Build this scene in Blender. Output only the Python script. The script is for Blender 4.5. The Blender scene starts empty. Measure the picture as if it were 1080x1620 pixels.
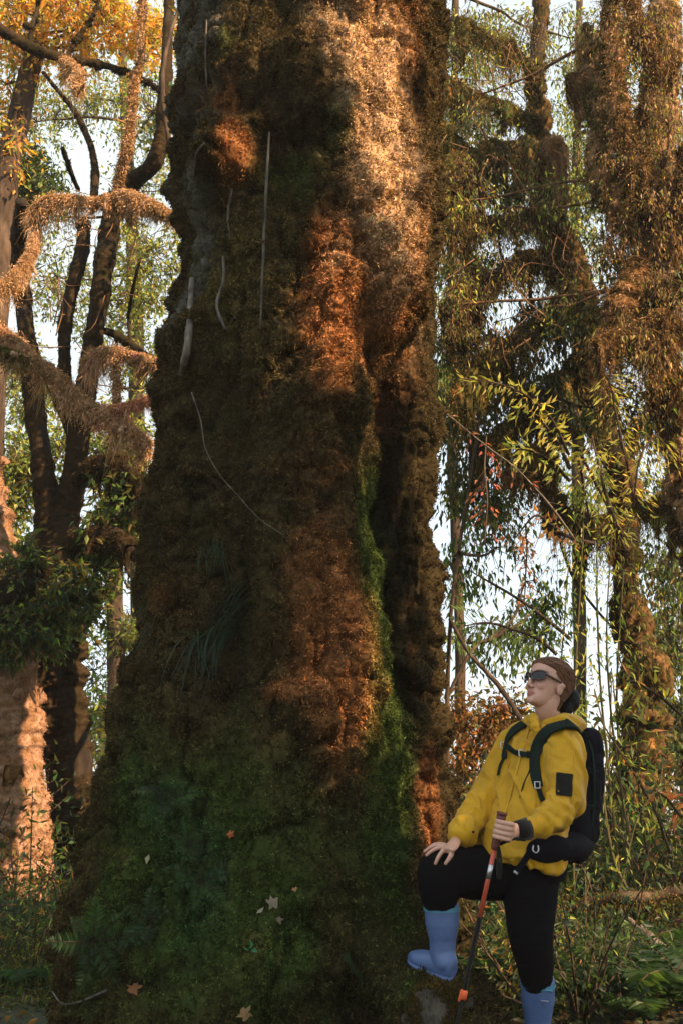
import bpy, bmesh, math, random
import numpy as np
from mathutils import Vector, Matrix
from mathutils.bvhtree import BVHTree

R = math.radians
random.seed(7)
RNG = np.random.default_rng(7)
C = bpy.context.scene.collection

# ------------------------------------------------------------------ camera, sky, sun, exposure
PITCH = R(14.5); FPX = 1700.0; CAMZ = 1.0
cam_d = bpy.data.cameras.new('camera'); cam = bpy.data.objects.new('camera', cam_d); C.objects.link(cam)
cam.location = (0, 0, CAMZ); cam.rotation_euler = (R(90) + PITCH, 0, 0)
cam_d.sensor_fit = 'VERTICAL'; cam_d.sensor_height = 36.0; cam_d.lens = 36.0 * FPX / 1620.0
cam_d.clip_end = 6000; cam_d.clip_start = 0.05
bpy.context.scene.camera = cam

SUN_AZ, SUN_EL = R(52), R(34)            # azimuth measured from straight behind the camera towards the right
SUND = Vector((math.sin(SUN_AZ) * math.cos(SUN_EL), -math.cos(SUN_AZ) * math.cos(SUN_EL), math.sin(SUN_EL)))
world = bpy.data.worlds.new('World'); bpy.context.scene.world = world; world.use_nodes = True
nt = world.node_tree
sky = nt.nodes.new('ShaderNodeTexSky'); sky.sky_type = 'NISHITA'; sky.sun_disc = False
sky.sun_elevation = SUN_EL; sky.sun_rotation = math.atan2(SUND.x, SUND.y)
sky.air_density = 1.0; sky.dust_density = 3.5; sky.ozone_density = 1.0; sky.altitude = 1500
bg = nt.nodes['Background']; bg.inputs['Strength'].default_value = 0.125
# thin bright high cloud over the blue
tcw = nt.nodes.new('ShaderNodeTexCoord'); nw = nt.nodes.new('ShaderNodeTexNoise'); nw.inputs['Scale'].default_value = 2.2; nw.inputs['Detail'].default_value = 6; nw.inputs['Roughness'].default_value = .6
rw = nt.nodes.new('ShaderNodeValToRGB'); rw.color_ramp.elements[0].position = .25; rw.color_ramp.elements[0].color = (.72, .72, .72, 1); rw.color_ramp.elements[1].position = .7; rw.color_ramp.elements[1].color = (.97, .97, .97, 1)
mw = nt.nodes.new('ShaderNodeMix'); mw.data_type = 'RGBA'; mw.inputs[7].default_value = (2.8, 3.05, 3.03, 1)
nt.links.new(tcw.outputs['Generated'], nw.inputs['Vector']); nt.links.new(nw.outputs['Fac'], rw.inputs[0]); nt.links.new(rw.outputs[0], mw.inputs['Factor'])
nt.links.new(sky.outputs[0], mw.inputs[6]); nt.links.new(mw.outputs[2], bg.inputs[0])
sl = bpy.data.lights.new('sun', 'SUN'); sun = bpy.data.objects.new('sun', sl); C.objects.link(sun)
sl.energy = 5.0; sl.angle = R(0.5); sl.color = (1.0, 0.67, 0.42)
sun.rotation_euler = SUND.to_track_quat('Z', 'Y').to_euler(); sun.location = (6, -6, 9)
vs = bpy.context.scene.view_settings
vs.view_transform = 'Standard'; vs.look = 'None'; vs.gamma = 1.0; vs.exposure = 1.58
cy = bpy.context.scene.cycles
cy.max_bounces = 6; cy.diffuse_bounces = 3; cy.glossy_bounces = 2; cy.transmission_bounces = 4
cy.transparent_max_bounces = 4; cy.use_denoising = True; cy.caustics_reflective = False; cy.caustics_refractive = False

CP, SP = math.cos(PITCH), math.sin(PITCH)
def P(px, py, Y):
    """the point of the place that shows at photo pixel (px, py) and lies Y metres ahead"""
    u = (px - 540) / FPX; v = (810 - py) / FPX
    dy = CP - v * SP; dz = SP + v * CP; t = Y / dy
    return Vector((u * t, Y, CAMZ + dz * t))
def scale_at(p):                              # metres per photo pixel
    return (p[1] * CP + (p[2] - CAMZ) * SP) / FPX

# ------------------------------------------------------------------ numpy noise
def _hash(ix, iy, iz, s):
    h = (ix * 374761393 + iy * 668265263 + iz * 2147483647 + s * 974634777) & 0xffffffff
    h = ((h ^ (h >> 13)) * 1274126177) & 0xffffffff
    h = ((h ^ (h >> 16)) * 2246822519) & 0xffffffff
    return ((h ^ (h >> 15)) & 0xffffff) / float(0xffffff)
def vnoise(p, s=0):
    p = np.asarray(p, float); i = np.floor(p).astype(np.int64); f = p - i; f = f * f * (3 - 2 * f)
    x, y, z = i[..., 0], i[..., 1], i[..., 2]; fx, fy, fz = f[..., 0], f[..., 1], f[..., 2]
    def c(a, b, d): return _hash(x + a, y + b, z + d, s)
    x00 = c(0,0,0)*(1-fx)+c(1,0,0)*fx; x10 = c(0,1,0)*(1-fx)+c(1,1,0)*fx
    x01 = c(0,0,1)*(1-fx)+c(1,0,1)*fx; x11 = c(0,1,1)*(1-fx)+c(1,1,1)*fx
    return ((x00*(1-fy)+x10*fy)*(1-fz)+(x01*(1-fy)+x11*fy)*fz) * 2 - 1
def fbm(p, sc, octs=4, s=0, st=(1, 1, 1)):
    p = np.asarray(p, float) * np.array(st) / sc; a = 1.0; r = 0; t = 0
    for k in range(octs):
        r = r + a * vnoise(p, s + k * 17); t += a; a *= 0.5; p = p * 2.03 + 11.3
    return r / t
def smooth(a, b, x):
    t = np.clip((x - a) / (b - a), 0, 1); return t * t * (3 - 2 * t)
def unit(v):
    v = np.asarray(v, float); return v / np.maximum(np.linalg.norm(v, axis=-1, keepdims=True), 1e-9)
def rdir(n, rng=RNG): return unit(rng.normal(size=(n, 3)))

# ------------------------------------------------------------------ object helpers
ORIG = {}
def tag(o, label=None, cat=None, group=None, kind=None):
    if label: o['label'] = label
    if cat: o['category'] = cat
    if group: o['group'] = group
    if kind: o['kind'] = kind
    return o
def thing(name, label, cat, loc=(0, 0, 0), group=None):
    o = bpy.data.objects.new(name, None); C.objects.link(o); o.location = loc; o.empty_display_size = 0.1
    ORIG[o.name] = Vector(loc); return tag(o, label, cat, group)
def link_mesh(name, me, mat, parent=None):
    o = bpy.data.objects.new(name, me); C.objects.link(o)
    if mat: me.materials.append(mat)
    if parent is not None: o.parent = parent; ORIG[o.name] = ORIG[parent.name]
    else: ORIG[o.name] = Vector((0, 0, 0))
    return o
def copy_tree(o, parent=None):
    c = o.copy(); C.objects.link(c)
    if parent is not None: c.parent = parent
    for ch in list(o.children): copy_tree(ch, c)
    return c

class MB:
    """collects verts, faces and colours; build() links ONE mesh object"""
    def __init__(s): s.v = []; s.f = []; s.c = []; s.n = 0
    def add(s, v, f, col=(1, 1, 1)):
        v = np.asarray(v, float).reshape(-1, 3); f = np.asarray(f, np.int64)
        s.v.append(v); s.f.append(f + s.n); s.n += len(v)
        col = np.asarray(col, float)
        if col.ndim == 1: col = np.broadcast_to(col[None, :3], (len(v), 3))
        s.c.append(col)
    def build(s, name, mat, parent=None, smooth_shade=True):
        if not s.v: return None
        V = np.concatenate(s.v); Cc = np.concatenate(s.c)
        if parent is not None: V = V - np.array(ORIG[parent.name])
        me = bpy.data.meshes.new(name)
        me.vertices.add(len(V)); me.vertices.foreach_set('co', V.astype(np.float32).ravel())
        lt = np.concatenate([np.full(len(f), f.shape[1], np.int64) for f in s.f])
        li = np.concatenate([f.ravel() for f in s.f])
        me.loops.add(len(li)); me.loops.foreach_set('vertex_index', li.astype(np.int32))
        me.polygons.add(len(lt)); st = np.concatenate([[0], np.cumsum(lt)[:-1]])
        me.polygons.foreach_set('loop_start', st.astype(np.int32))
        me.polygons.foreach_set('use_smooth', np.full(len(lt), smooth_shade))
        at = me.color_attributes.new('Col', 'FLOAT_COLOR', 'POINT')
        at.data.foreach_set('color', np.concatenate([Cc, np.ones((len(Cc), 1))], 1).astype(np.float32).ravel())
        me.update(calc_edges=True)
        return link_mesh(name, me, mat, parent)

def catmull(pts, n):
    pts = np.asarray(pts, float)
    if len(pts) < 3:
        t = np.linspace(0, 1, n)[:, None]; return pts[0] * (1 - t) + pts[-1] * t
    p = np.vstack([2 * pts[0] - pts[1], pts, 2 * pts[-1] - pts[-2]])
    m = len(pts) - 1; t = np.linspace(0, m - 1e-6, n); i = t.astype(int); u = (t - i)[:, None]
    a, b, c, d = p[i], p[i + 1], p[i + 2], p[i + 3]
    return 0.5 * ((2 * b) + (-a + c) * u + (2 * a - 5 * b + 4 * c - d) * u ** 2 + (-a + 3 * b - 3 * c + d) * u ** 3)

def frames(path):
    T = unit(np.gradient(path, axis=0)); N = np.zeros_like(T)
    r = np.array([0, 0, 1.0]) if abs(T[0][2]) < 0.9 else np.array([1.0, 0, 0])
    n = np.cross(T[0], r); N[0] = n / np.linalg.norm(n)
    for i in range(1, len(T)):
        n = N[i - 1] - T[i] * np.dot(N[i - 1], T[i]); N[i] = n / max(np.linalg.norm(n), 1e-9)
    return T, N, np.cross(T, N)

def tube(mb, path, rad, sides=8, col=(1, 1, 1), rough=0.0, cap=True, seed=0, flat=(1, 1)):
    path = np.asarray(path, float); n = len(path); rad = np.broadcast_to(np.asarray(rad, float), (n,))
    T, N, B = frames(path); a = np.linspace(0, 2 * np.pi, sides, endpoint=False)
    off = N[:, None] * np.cos(a)[None, :, None] * flat[0] + B[:, None] * np.sin(a)[None, :, None] * flat[1]
    v = path[:, None] + off * rad[:, None, None]
    if rough:
        v = v + off * (fbm(v, max(rad.mean() * 2.2, 0.02), 3, seed)[..., None] * rough * rad[:, None, None])
    i = np.arange(n - 1)[:, None] * sides; j = np.arange(sides)[None]; k = (j + 1) % sides
    f = np.stack([i + j, i + k, i + sides + k, i + sides + j], -1).reshape(-1, 4)
    V = v.reshape(-1, 3)
    mb.add(V, f, col)
    if cap:
        b = mb.n - len(V)
        for ring, ctr, rev in ((0, path[0], True), (n - 1, path[-1], False)):
            ids = b + ring * sides + np.arange(sides)
            mb.v.append(np.array([ctr])); mb.c.append(np.array([np.asarray(col if np.ndim(col) == 1 else col[0], float)[:3]])); ci = mb.n; mb.n += 1
            nx = np.roll(ids, -1)
            tri = np.stack([nx, ids, np.full(sides, ci)], 1) if rev else np.stack([ids, nx, np.full(sides, ci)], 1)
            mb.f.append(tri)

def pxpath(lst, n=None, wob=0.0, seed=0):
    """lst of (px, py, Y, radius in px) -> smooth path in metres and its radii"""
    pts = np.array([P(a, b, Y) for a, b, Y, r in lst]); rr = np.array([r * scale_at(p) for (a, b, Y, r), p in zip(lst, pts)])
    n = n or max(8, len(lst) * 6)
    path = catmull(pts, n); rad = np.interp(np.linspace(0, len(lst) - 1, n), range(len(lst)), rr)
    if wob:
        path = path + np.stack([fbm(path, 0.6, 3, seed + k) for k in range(3)], -1) * wob
    return path, rad

def blades(mb, pos, d, L, W, col, bend=None, seg=1, rng=RNG):
    """thin tapered blades; pos (n,3) root, d (n,3) unit direction, L, W (n,)"""
    n = len(pos); side = unit(np.cross(d, rdir(n, rng))) * (W * 0.5)[:, None]
    col = np.broadcast_to(col, (n, 3)); tip = pos + d * L[:, None]
    if bend is not None: tip = tip + bend
    if seg == 1:
        v = np.stack([pos - side, pos + side, tip], 1); b = np.arange(n)[:, None] * 3
        mb.add(v.reshape(-1, 3), b + np.array([[0, 1, 2]]), np.repeat(col, 3, 0))
    else:
        mid = pos + d * (L * 0.55)[:, None] + (0 if bend is None else bend * 0.25)
        v = np.stack([pos - side, pos + side, mid + side * .8, mid - side * .8, tip], 1); b = np.arange(n)[:, None] * 5
        mb.add(v.reshape(-1, 3), b + np.array([[0, 1, 2, 3]]), np.repeat(col, 5, 0))
        mb.f.append((mb.n - 5 * n) + b + np.array([[3, 2, 4]]))

def leafs(mb, pos, d, L, W, col, fold=0.25, rng=RNG):
    """leaf shaped folded faces: six corners, a midrib and a pointed tip"""
    n = len(pos); L = np.broadcast_to(L, (n,))[:, None]; W = np.broadcast_to(W, (n,))[:, None]
    d = unit(d); s = unit(np.cross(d, rdir(n, rng))); u = np.cross(s, d)
    col = np.broadcast_to(col, (n, 3))
    drp = u * (-0.12) * L
    v = np.stack([pos, pos + d * L * .33 + s * W * .5 + u * W * fold, pos + d * L * .5 + drp * .2, pos + d * L * .33 - s * W * .5 + u * W * fold,
                  pos + d * L + drp], 1)
    b = np.arange(n)[:, None] * 5
    mb.add(v.reshape(-1, 3), b + np.array([[0, 1, 4, 2]]), np.repeat(col, 5, 0))
    mb.f.append((mb.n - 5 * n) + b + np.array([[0, 2, 4, 3]]))

def palette(cols, n, rng=RNG, var=0.25):
    cols = np.array(cols, float); i = rng.integers(0, len(cols), n)
    return cols[i] * (1 + var * rng.normal(size=(n, 1))).clip(0.4, 1.8)

# ------------------------------------------------------------------ materials
def newmat(name):
    m = bpy.data.materials.new(name); m.use_nodes = True; t = m.node_tree
    return m, t, t.nodes['Principled BSDF'], t.nodes['Material Output']
def noise_node(t, scale, detail=5, rough=.6, coord='Object', dist=0.0, stretch=None):
    tc = t.nodes.new('ShaderNodeTexCoord'); n = t.nodes.new('ShaderNodeTexNoise')
    n.inputs['Scale'].default_value = scale; n.inputs['Detail'].default_value = detail
    n.inputs['Roughness'].default_value = rough; n.inputs['Distortion'].default_value = dist
    if stretch:
        mp = t.nodes.new('ShaderNodeMapping'); mp.inputs['Scale'].default_value = stretch
        t.links.new(tc.outputs[coord], mp.inputs[0]); t.links.new(mp.outputs[0], n.inputs['Vector'])
    else: t.links.new(tc.outputs[coord], n.inputs['Vector'])
    return n
def ramp(t, src, stops):
    r = t.nodes.new('ShaderNodeValToRGB'); el = r.color_ramp.elements
    while len(el) > 1: el.remove(el[-1])
    el[0].position = stops[0][0]; el[0].color = (*stops[0][1], 1)
    for p_, c_ in stops[1:]:
        e = el.new(p_); e.color = (*c_, 1)
    t.links.new(src, r.inputs[0]); return r
def bump(t, src, bs, strength, dist):
    b = t.nodes.new('ShaderNodeBump'); b.inputs['Strength'].default_value = strength; b.inputs['Distance'].default_value = dist
    t.links.new(src, b.inputs['Height']); t.links.new(b.outputs[0], bs.inputs['Normal']); return b
def mix_rgb(t, mode, fac, a, b):
    m = t.nodes.new('ShaderNodeMix'); m.data_type = 'RGBA'; m.blend_type = mode
    if isinstance(fac, float): m.inputs['Factor'].default_value = fac
    else: t.links.new(fac, m.inputs['Factor'])
    for s_, i in ((a, 6), (b, 7)):
        if isinstance(s_, tuple): m.inputs[i].default_value = (*s_, 1)
        else: t.links.new(s_, m.inputs[i])
    return m.outputs[2]
def attr_mat(name, translucent=0.0, rough=0.7, spec=0.3, noise_scale=None):
    """colour comes from the Col attribute of each mesh, with a procedural mottling"""
    m, t, b, out = newmat(name)
    a = t.nodes.new('ShaderNodeAttribute'); a.attribute_name = 'Col'; colr = a.outputs['Color']
    if noise_scale:
        n = noise_node(t, noise_scale, 4); r = ramp(t, n.outputs['Fac'], [(0.3, (.6, .6, .6)), (.7, (1.3, 1.3, 1.3))])
        colr = mix_rgb(t, 'MULTIPLY', 1.0, colr, r.outputs[0])
    t.links.new(colr, b.inputs['Base Color']); b.inputs['Roughness'].default_value = rough
    b.inputs['Specular IOR Level'].default_value = spec
    if translucent:
        tr = t.nodes.new('ShaderNodeBsdfTranslucent'); mx = t.nodes.new('ShaderNodeMixShader'); mx.inputs[0].default_value = translucent
        g = mix_rgb(t, 'MULTIPLY', 1.0, colr, (2.3, 2.1, .9)); t.links.new(g, tr.inputs[0])
        t.links.new(b.outputs[0], mx.inputs[1]); t.links.new(tr.outputs[0], mx.inputs[2]); t.links.new(mx.outputs[0], out.inputs[0])
    return m
M = {}
M['leaf'] = attr_mat('leaf', 0.5, 0.5, 0.3)
M['moss'] = attr_mat('moss', 0.12, 0.95, 0.05)
M['mossbed'] = attr_mat('moss_bed', 0, 0.95, 0.05, 45)
def bark_mat(name, c1, c2, c3, sc=9):
    m, t, b, o = newmat(name); n = noise_node(t, sc, 8, .7, stretch=(1, 1, .22)); n2 = noise_node(t, sc * .35, 5, .6)
    r = ramp(t, n.outputs['Fac'], [(.33, c1), (.5, c2), (.68, c3)])
    r2 = ramp(t, n2.outputs['Fac'], [(.35, (.7, .7, .7)), (.7, (1.25, 1.2, 1.1))])
    t.links.new(mix_rgb(t, 'MULTIPLY', 1.0, r.outputs[0], r2.outputs[0]), b.inputs['Base Color'])
    b.inputs['Roughness'].default_value = .92; b.inputs['Specular IOR Level'].default_value = .15
    bump(t, n.outputs['Fac'], b, .9, .03); return m
M['bark'] = bark_mat('brown_bark', (.02, .014, .009), (.06, .042, .028), (.13, .095, .065))
M['darkbark'] = bark_mat('dark_bark', (.010, .008, .006), (.026, .020, .014), (.06, .045, .032))
M['palebark'] = bark_mat('grey_bark', (.06, .054, .044), (.14, .13, .11), (.26, .24, .21), 26)
M['rustbark'] = bark_mat('rusty_bark', (.06, .03, .014), (.17, .095, .05), (.32, .20, .115), 12)
def plain(name, c, rough=.6, spec=.4, var=.15, nscale=20, bstr=0, bdist=.002, metal=0):
    m, t, b, o = newmat(name); n = noise_node(t, nscale, 5)
    r = ramp(t, n.outputs['Fac'], [(.3, tuple(x * (1 - var) for x in c)), (.7, tuple(x * (1 + var) for x in c))])
    t.links.new(r.outputs[0], b.inputs['Base Color']); b.inputs['Roughness'].default_value = rough
    b.inputs['Specular IOR Level'].default_value = spec; b.inputs['Metallic'].default_value = metal
    if bstr: bump(t, n.outputs['Fac'], b, bstr, bdist)
    return m
M['rock'] = bark_mat('grey_rock', (.022, .019, .015), (.06, .054, .045), (.12, .11, .095), 22)

# palettes (linear base colours)
GREEN = [(.08, .14, .03), (.11, .19, .04), (.055, .10, .03), (.16, .21, .05)]
YGREEN = [(.27, .31, .07), (.35, .35, .08), (.19, .24, .05), (.38, .33, .09)]
DARK = [(.024, .045, .018), (.036, .058, .02), (.02, .04, .024), (.05, .065, .025)]
GOLD = [(.50, .30, .05), (.52, .26, .05), (.38, .30, .06), (.42, .20, .04)]
RUSTL = [(.24, .11, .04), (.30, .16, .06), (.17, .075, .03)]
OLIVE = [(.07, .07, .018), (.11, .09, .025), (.05, .06, .018), (.15, .11, .03)]
MOSSLIT = [(.42, .26, .15), (.33, .20, .09), (.48, .32, .20), (.24, .15, .06)]
MOSSBROWN = [(.13, .072, .028), (.085, .052, .02), (.18, .105, .042), (.06, .042, .015)]
MOSSDARK = [(.04, .035, .011), (.06, .045, .013), (.03, .03, .011)]
# ------------------------------------------------------------------ the giant mossy tree
TY = 5.5
def zint(lst, Y):                                   # (py, px) silhouette points -> arrays z, x at depth Y
    q = [P(px, py, Y) for py, px in lst]; z = np.array([p.z for p in q]); x = np.array([p.x for p in q]); o = np.argsort(z)
    return z[o], x[o]
LM = zint([(-160, 312), (0, 316), (120, 316), (250, 318), (400, 318), (500, 305), (560, 287), (600, 288), (650, 269), (750, 254), (900, 248), (1000, 239),
           (1100, 217), (1160, 198), (1200, 186), (1300, 180), (1400, 166), (1500, 146), (1620, 126), (1700, 104)], TY)
RM = zint([(-160, 682), (0, 684), (250, 684), (400, 668), (500, 636), (600, 590), (700, 581), (800, 587), (900, 595), (1000, 602), (1100, 612), (1250, 626),
           (1400, 648), (1500, 666), (1620, 691), (1700, 716)], TY)
RR = zint([(-160, 686), (0, 687), (250, 688), (400, 686), (560, 686), (700, 683), (850, 685), (1000, 690), (1100, 694), (1180, 700), (1250, 712), (1400, 732),
           (1500, 748), (1620, 768), (1700, 790)], TY + .2)
LL = zint([(-160, 276), (0, 283), (150, 281), (280, 276), (330, 284), (400, 290), (500, 283), (560, 276), (600, 268), (1620, 200)], TY)
def radius_at(th, z):
    """th: angle seen from the axis, 0 = towards the camera, + = right"""
    L = np.interp(z, *LM); Rr = np.interp(z, *RM); cx = (L + Rr) / 2; a = (Rr - L) / 2
    dx, dy = np.sin(th), -np.cos(th)
    def lobe(ux, uy, rho):
        du = dx * ux + dy * uy; q = rho ** 2 - (ux ** 2 + uy ** 2 - du ** 2)
        return np.where((q > 0), du + np.sqrt(np.maximum(q, 0)), -1)
    ts = [lobe(0, 0, a)]
    # left bark column in the upper part
    ll = np.interp(z, *LL); wl = .15
    ts.append(np.where(z > 2.6, lobe(ll + wl - cx, .05, wl), -1))
    # centre rib running down
    ts.append(lobe(np.interp(z, [0, 1.5, 2.6, 3.6, 5], [.10, .10, .12, .12, .10]), -a * .42, a * .70))
    # left front buttress
    ts.append(lobe(-.26 * a, -a * (.25 + .25 * smooth(1.4, 0, z)), a * .74))
    ts.append(np.where(z < .9, lobe(-.50 * a, -a * .5, a * .40 + .12 * smooth(.9, 0, z)), -1))
    ts = np.stack(ts); k = 26.0
    m = ts.max(0); return cx, m + np.log(np.exp(k * (ts - m)).sum(0)) / k * .5
# bumps and hollows: (px, py, sx, sz in px, outwards m)
BUMPS = [(374, 245, 32, 36, .22), (376, 205, 46, 22, .10), (352, 300, 24, 24, -.07), (470, 120, 120, 90, .045), (430, 250, 34, 40, -.07), (560, 250, 40, 110, .035), (490, 225, 50, 20, -.05),
         (640, 230, 26, 120, .035), (600, 330, 50, 140, .03), (655, 120, 14, 40, -.08), (520, 420, 36, 90, .055), (585, 470, 16, 120, -.09), (630, 450, 28, 110, .04),
         (640, 60, 30, 40, .06), (590, 60, 12, 60, -.05), (280, 652, 16, 16, -.12), (262, 640, 24, 34, .06), (345, 1108, 20, 22, -.13), (300, 1130, 40, 20, .05), (480, 1010, 90, 90, .07),
         (475, 1050, 30, 46, -.10), (540, 1060, 38, 110, .10), (450, 1098, 36, 12, .05), (500, 870, 80, 70, .06), (590, 720, 14, 90, -.05), (400, 700, 40, 160, -.03),
         (370, 960, 36, 100, -.07), (260, 900, 24, 120, .03), (620, 1190, 26, 60, .04), (570, 1210, 26, 30, -.06), (230, 1230, 60, 50, .07), (330, 1290, 70, 50, .06), (200, 1330, 60, 30, -.06),
         (380, 1430, 60, 80, .06), (470, 1530, 100, 40, .07), (560, 1560, 40, 60, -.12), (250, 1500, 70, 50, .04), (560, 1400, 80, 80, .03)]
BW = [(P(a, b, 4.85), sx / 350., sz / 350., h) for a, b, sx, sz, h in BUMPS]
NTH, NZ = 880, 1000
def warp(s):  # more columns towards the camera
    return np.where(np.abs(s) < .5, s * 2 * 1.75, np.sign(s) * (1.75 + (np.abs(s) - .5) * 2 * (np.pi - 1.75)))
sgrid = np.concatenate([np.linspace(-.5, .5, 760, endpoint=False), np.linspace(.5, 1.5, NTH - 760, endpoint=False)])
sgrid = np.where(sgrid > 1, sgrid - 2, sgrid); th = warp(np.where(sgrid > .5, sgrid, sgrid)); th = np.sort(th)
zz = np.linspace(-.25, 6.4, NZ)
TH, ZZ = np.meshgrid(th, zz); cx_, rad_ = radius_at(TH, ZZ)
def surf(rad): return np.stack([cx_ + rad * np.sin(TH), TY - rad * np.cos(TH), ZZ], -1)
S0 = surf(rad_)
front = (np.cos(TH) > -.2)
D = np.zeros_like(rad_)
for p, sx, sz, h in BW: D += np.where(front, h * np.exp(-((S0[..., 0] - p.x) / sx) ** 2 - ((S0[..., 2] - p.z) / sz) ** 2), 0)
PN = np.stack([TH * .75, ZZ, np.zeros_like(ZZ)], -1); PN[..., 2] = np.cos(TH)
def moss_relief(S, want=False):
    big = .055 * fbm(S, .5, 3, 1, (1, 1, .45)) + .04 * fbm(S, .17, 3, 2, (1, 1, .5))
    dome = lambda sc, sd, st: np.minimum(np.abs(fbm(S + .35 * sc * np.stack([fbm(S, sc, 1, sd + 3)] * 3, -1), sc, 2, sd, st)) * 2.6, 1) ** .7
    lump = .085 * dome(.20, 3, (1, 1, .6)) + .042 * dome(.085, 4, (1, 1, .75)) + .014 * dome(.03, 5, (1, 1, 1)) - .035
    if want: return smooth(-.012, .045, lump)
    return big + lump * (.45 + .75 * smooth(-.3, .25, fbm(S, .4, 2, 6))) - .035
D = D * 1.15
# thick moss mats whose ragged lower edges overhang the trunk
pxX = S0[..., 0]; wv = .10 * fbm(S0 * np.array([1, 1, 0]), .16, 3, 71) + .03 * fbm(S0, .05, 2, 72)
for x0, x1, py_, h in ((400, 560, 205, .06), (575, 690, 560, .035), (330, 400, 290, .05), (470, 570, 640, .045), (230, 330, 600, .05), (440, 590, 1195, .05)):
    zc = P(500, py_, 4.9).z; a_, b_ = P(x0, py_, 4.9).x, P(x1, py_, 4.9).x
    D += np.where(front, h * smooth(a_ - .05, a_ + .06, pxX) * smooth(b_ + .05, b_ - .06, pxX) * smooth(zc - .02, zc + .02, ZZ + wv) * smooth(zc + .9, zc + .15, ZZ), 0)
D += moss_relief(S0)
barkmask = smooth(-.66, -.80, np.sin(TH) * rad_ / .62) * smooth(3.0, 3.4, ZZ) * (np.cos(TH) > -.3)      # bare bark column, upper left
D += barkmask * (.03 * fbm(S0, .05, 3, 9, (1, 1, .12)))
SF = surf(rad_ + D)
# normals by finite differences
du = np.roll(SF, -1, 1) - np.roll(SF, 1, 1); dv = np.gradient(SF, axis=0); NRM = unit(np.cross(du, dv))

def anchor(lst, Pt):
    r = 0
    for a, b, sx, sz, w in lst:
        p = P(a, b, 4.9); r = r + w * np.exp(-((Pt[..., 0] - p.x) / (sx / 350.)) ** 2 - ((Pt[..., 2] - p.z) / (sz / 350.)) ** 2)
    return r
def mosscol(Pt, fine=None):
    n1 = fbm(Pt, .35, 3, 21); n2 = fbm(Pt, .09, 3, 22); n3 = fbm(Pt, .22, 3, 23, (1, 1, .5))
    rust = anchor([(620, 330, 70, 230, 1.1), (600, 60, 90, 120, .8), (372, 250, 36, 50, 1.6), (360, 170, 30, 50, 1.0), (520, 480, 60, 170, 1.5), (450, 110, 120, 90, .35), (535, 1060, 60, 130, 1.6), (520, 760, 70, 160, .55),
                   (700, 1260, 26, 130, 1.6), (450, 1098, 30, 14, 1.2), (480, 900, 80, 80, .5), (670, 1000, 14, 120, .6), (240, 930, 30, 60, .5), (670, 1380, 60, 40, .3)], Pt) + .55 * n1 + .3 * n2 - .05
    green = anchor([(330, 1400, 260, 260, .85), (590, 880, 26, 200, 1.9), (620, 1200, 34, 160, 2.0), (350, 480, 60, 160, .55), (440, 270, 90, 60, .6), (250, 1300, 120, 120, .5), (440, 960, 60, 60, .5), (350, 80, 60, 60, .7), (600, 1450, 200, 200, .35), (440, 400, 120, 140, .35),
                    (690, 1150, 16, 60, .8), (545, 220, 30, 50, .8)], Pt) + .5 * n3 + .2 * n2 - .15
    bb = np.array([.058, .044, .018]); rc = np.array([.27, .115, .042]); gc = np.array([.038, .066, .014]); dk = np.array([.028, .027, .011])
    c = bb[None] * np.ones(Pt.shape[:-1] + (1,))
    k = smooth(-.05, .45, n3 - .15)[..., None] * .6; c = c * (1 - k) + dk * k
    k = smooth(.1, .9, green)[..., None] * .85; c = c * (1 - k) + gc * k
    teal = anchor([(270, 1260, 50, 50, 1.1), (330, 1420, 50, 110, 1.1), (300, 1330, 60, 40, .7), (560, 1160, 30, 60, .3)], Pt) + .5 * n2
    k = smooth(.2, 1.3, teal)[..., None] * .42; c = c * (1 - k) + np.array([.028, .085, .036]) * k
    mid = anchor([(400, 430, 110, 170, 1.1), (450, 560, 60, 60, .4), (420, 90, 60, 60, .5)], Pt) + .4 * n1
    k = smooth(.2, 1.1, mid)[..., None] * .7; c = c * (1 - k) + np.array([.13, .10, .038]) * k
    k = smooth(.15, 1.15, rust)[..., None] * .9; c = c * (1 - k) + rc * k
    tan = anchor([(620, 280, 75, 270, 1.2), (560, 80, 90, 150, .8), (520, 420, 40, 60, .5)], Pt) + .5 * n3  # paler tan where the sun falls: light put into the moss colour
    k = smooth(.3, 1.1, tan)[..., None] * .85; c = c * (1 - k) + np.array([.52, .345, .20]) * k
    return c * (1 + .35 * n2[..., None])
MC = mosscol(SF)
barkc = np.array([.10, .095, .075]) * (1 + .5 * fbm(SF, .03, 3, 41, (1, 1, .15))[..., None])
k = (barkmask * smooth(-.35, .25, fbm(SF, .25, 3, 44)))[..., None]
MC = MC * (1 - k) + barkc * k
base = (0.0 - .2, TY, 0.0)
giant = thing('giant_mossy_tree', 'enormous old tree trunk thickly coated in rust and dark green moss, filling the middle', 'tree', base)
mb = MB(); i = np.arange(NZ - 1)[:, None] * NTH; j = np.arange(NTH)[None]; kk = (j + 1) % NTH
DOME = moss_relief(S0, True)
mb.add(SF, np.stack([i + j, i + kk, i + NTH + kk, i + NTH + j], -1).reshape(-1, 4), (MC * (.28 + .5 * DOME[..., None])).reshape(-1, 3))  # crevice shade put into the bed colour: darker between the domes
mb.build('trunk', M['mossbed'], giant)

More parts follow.
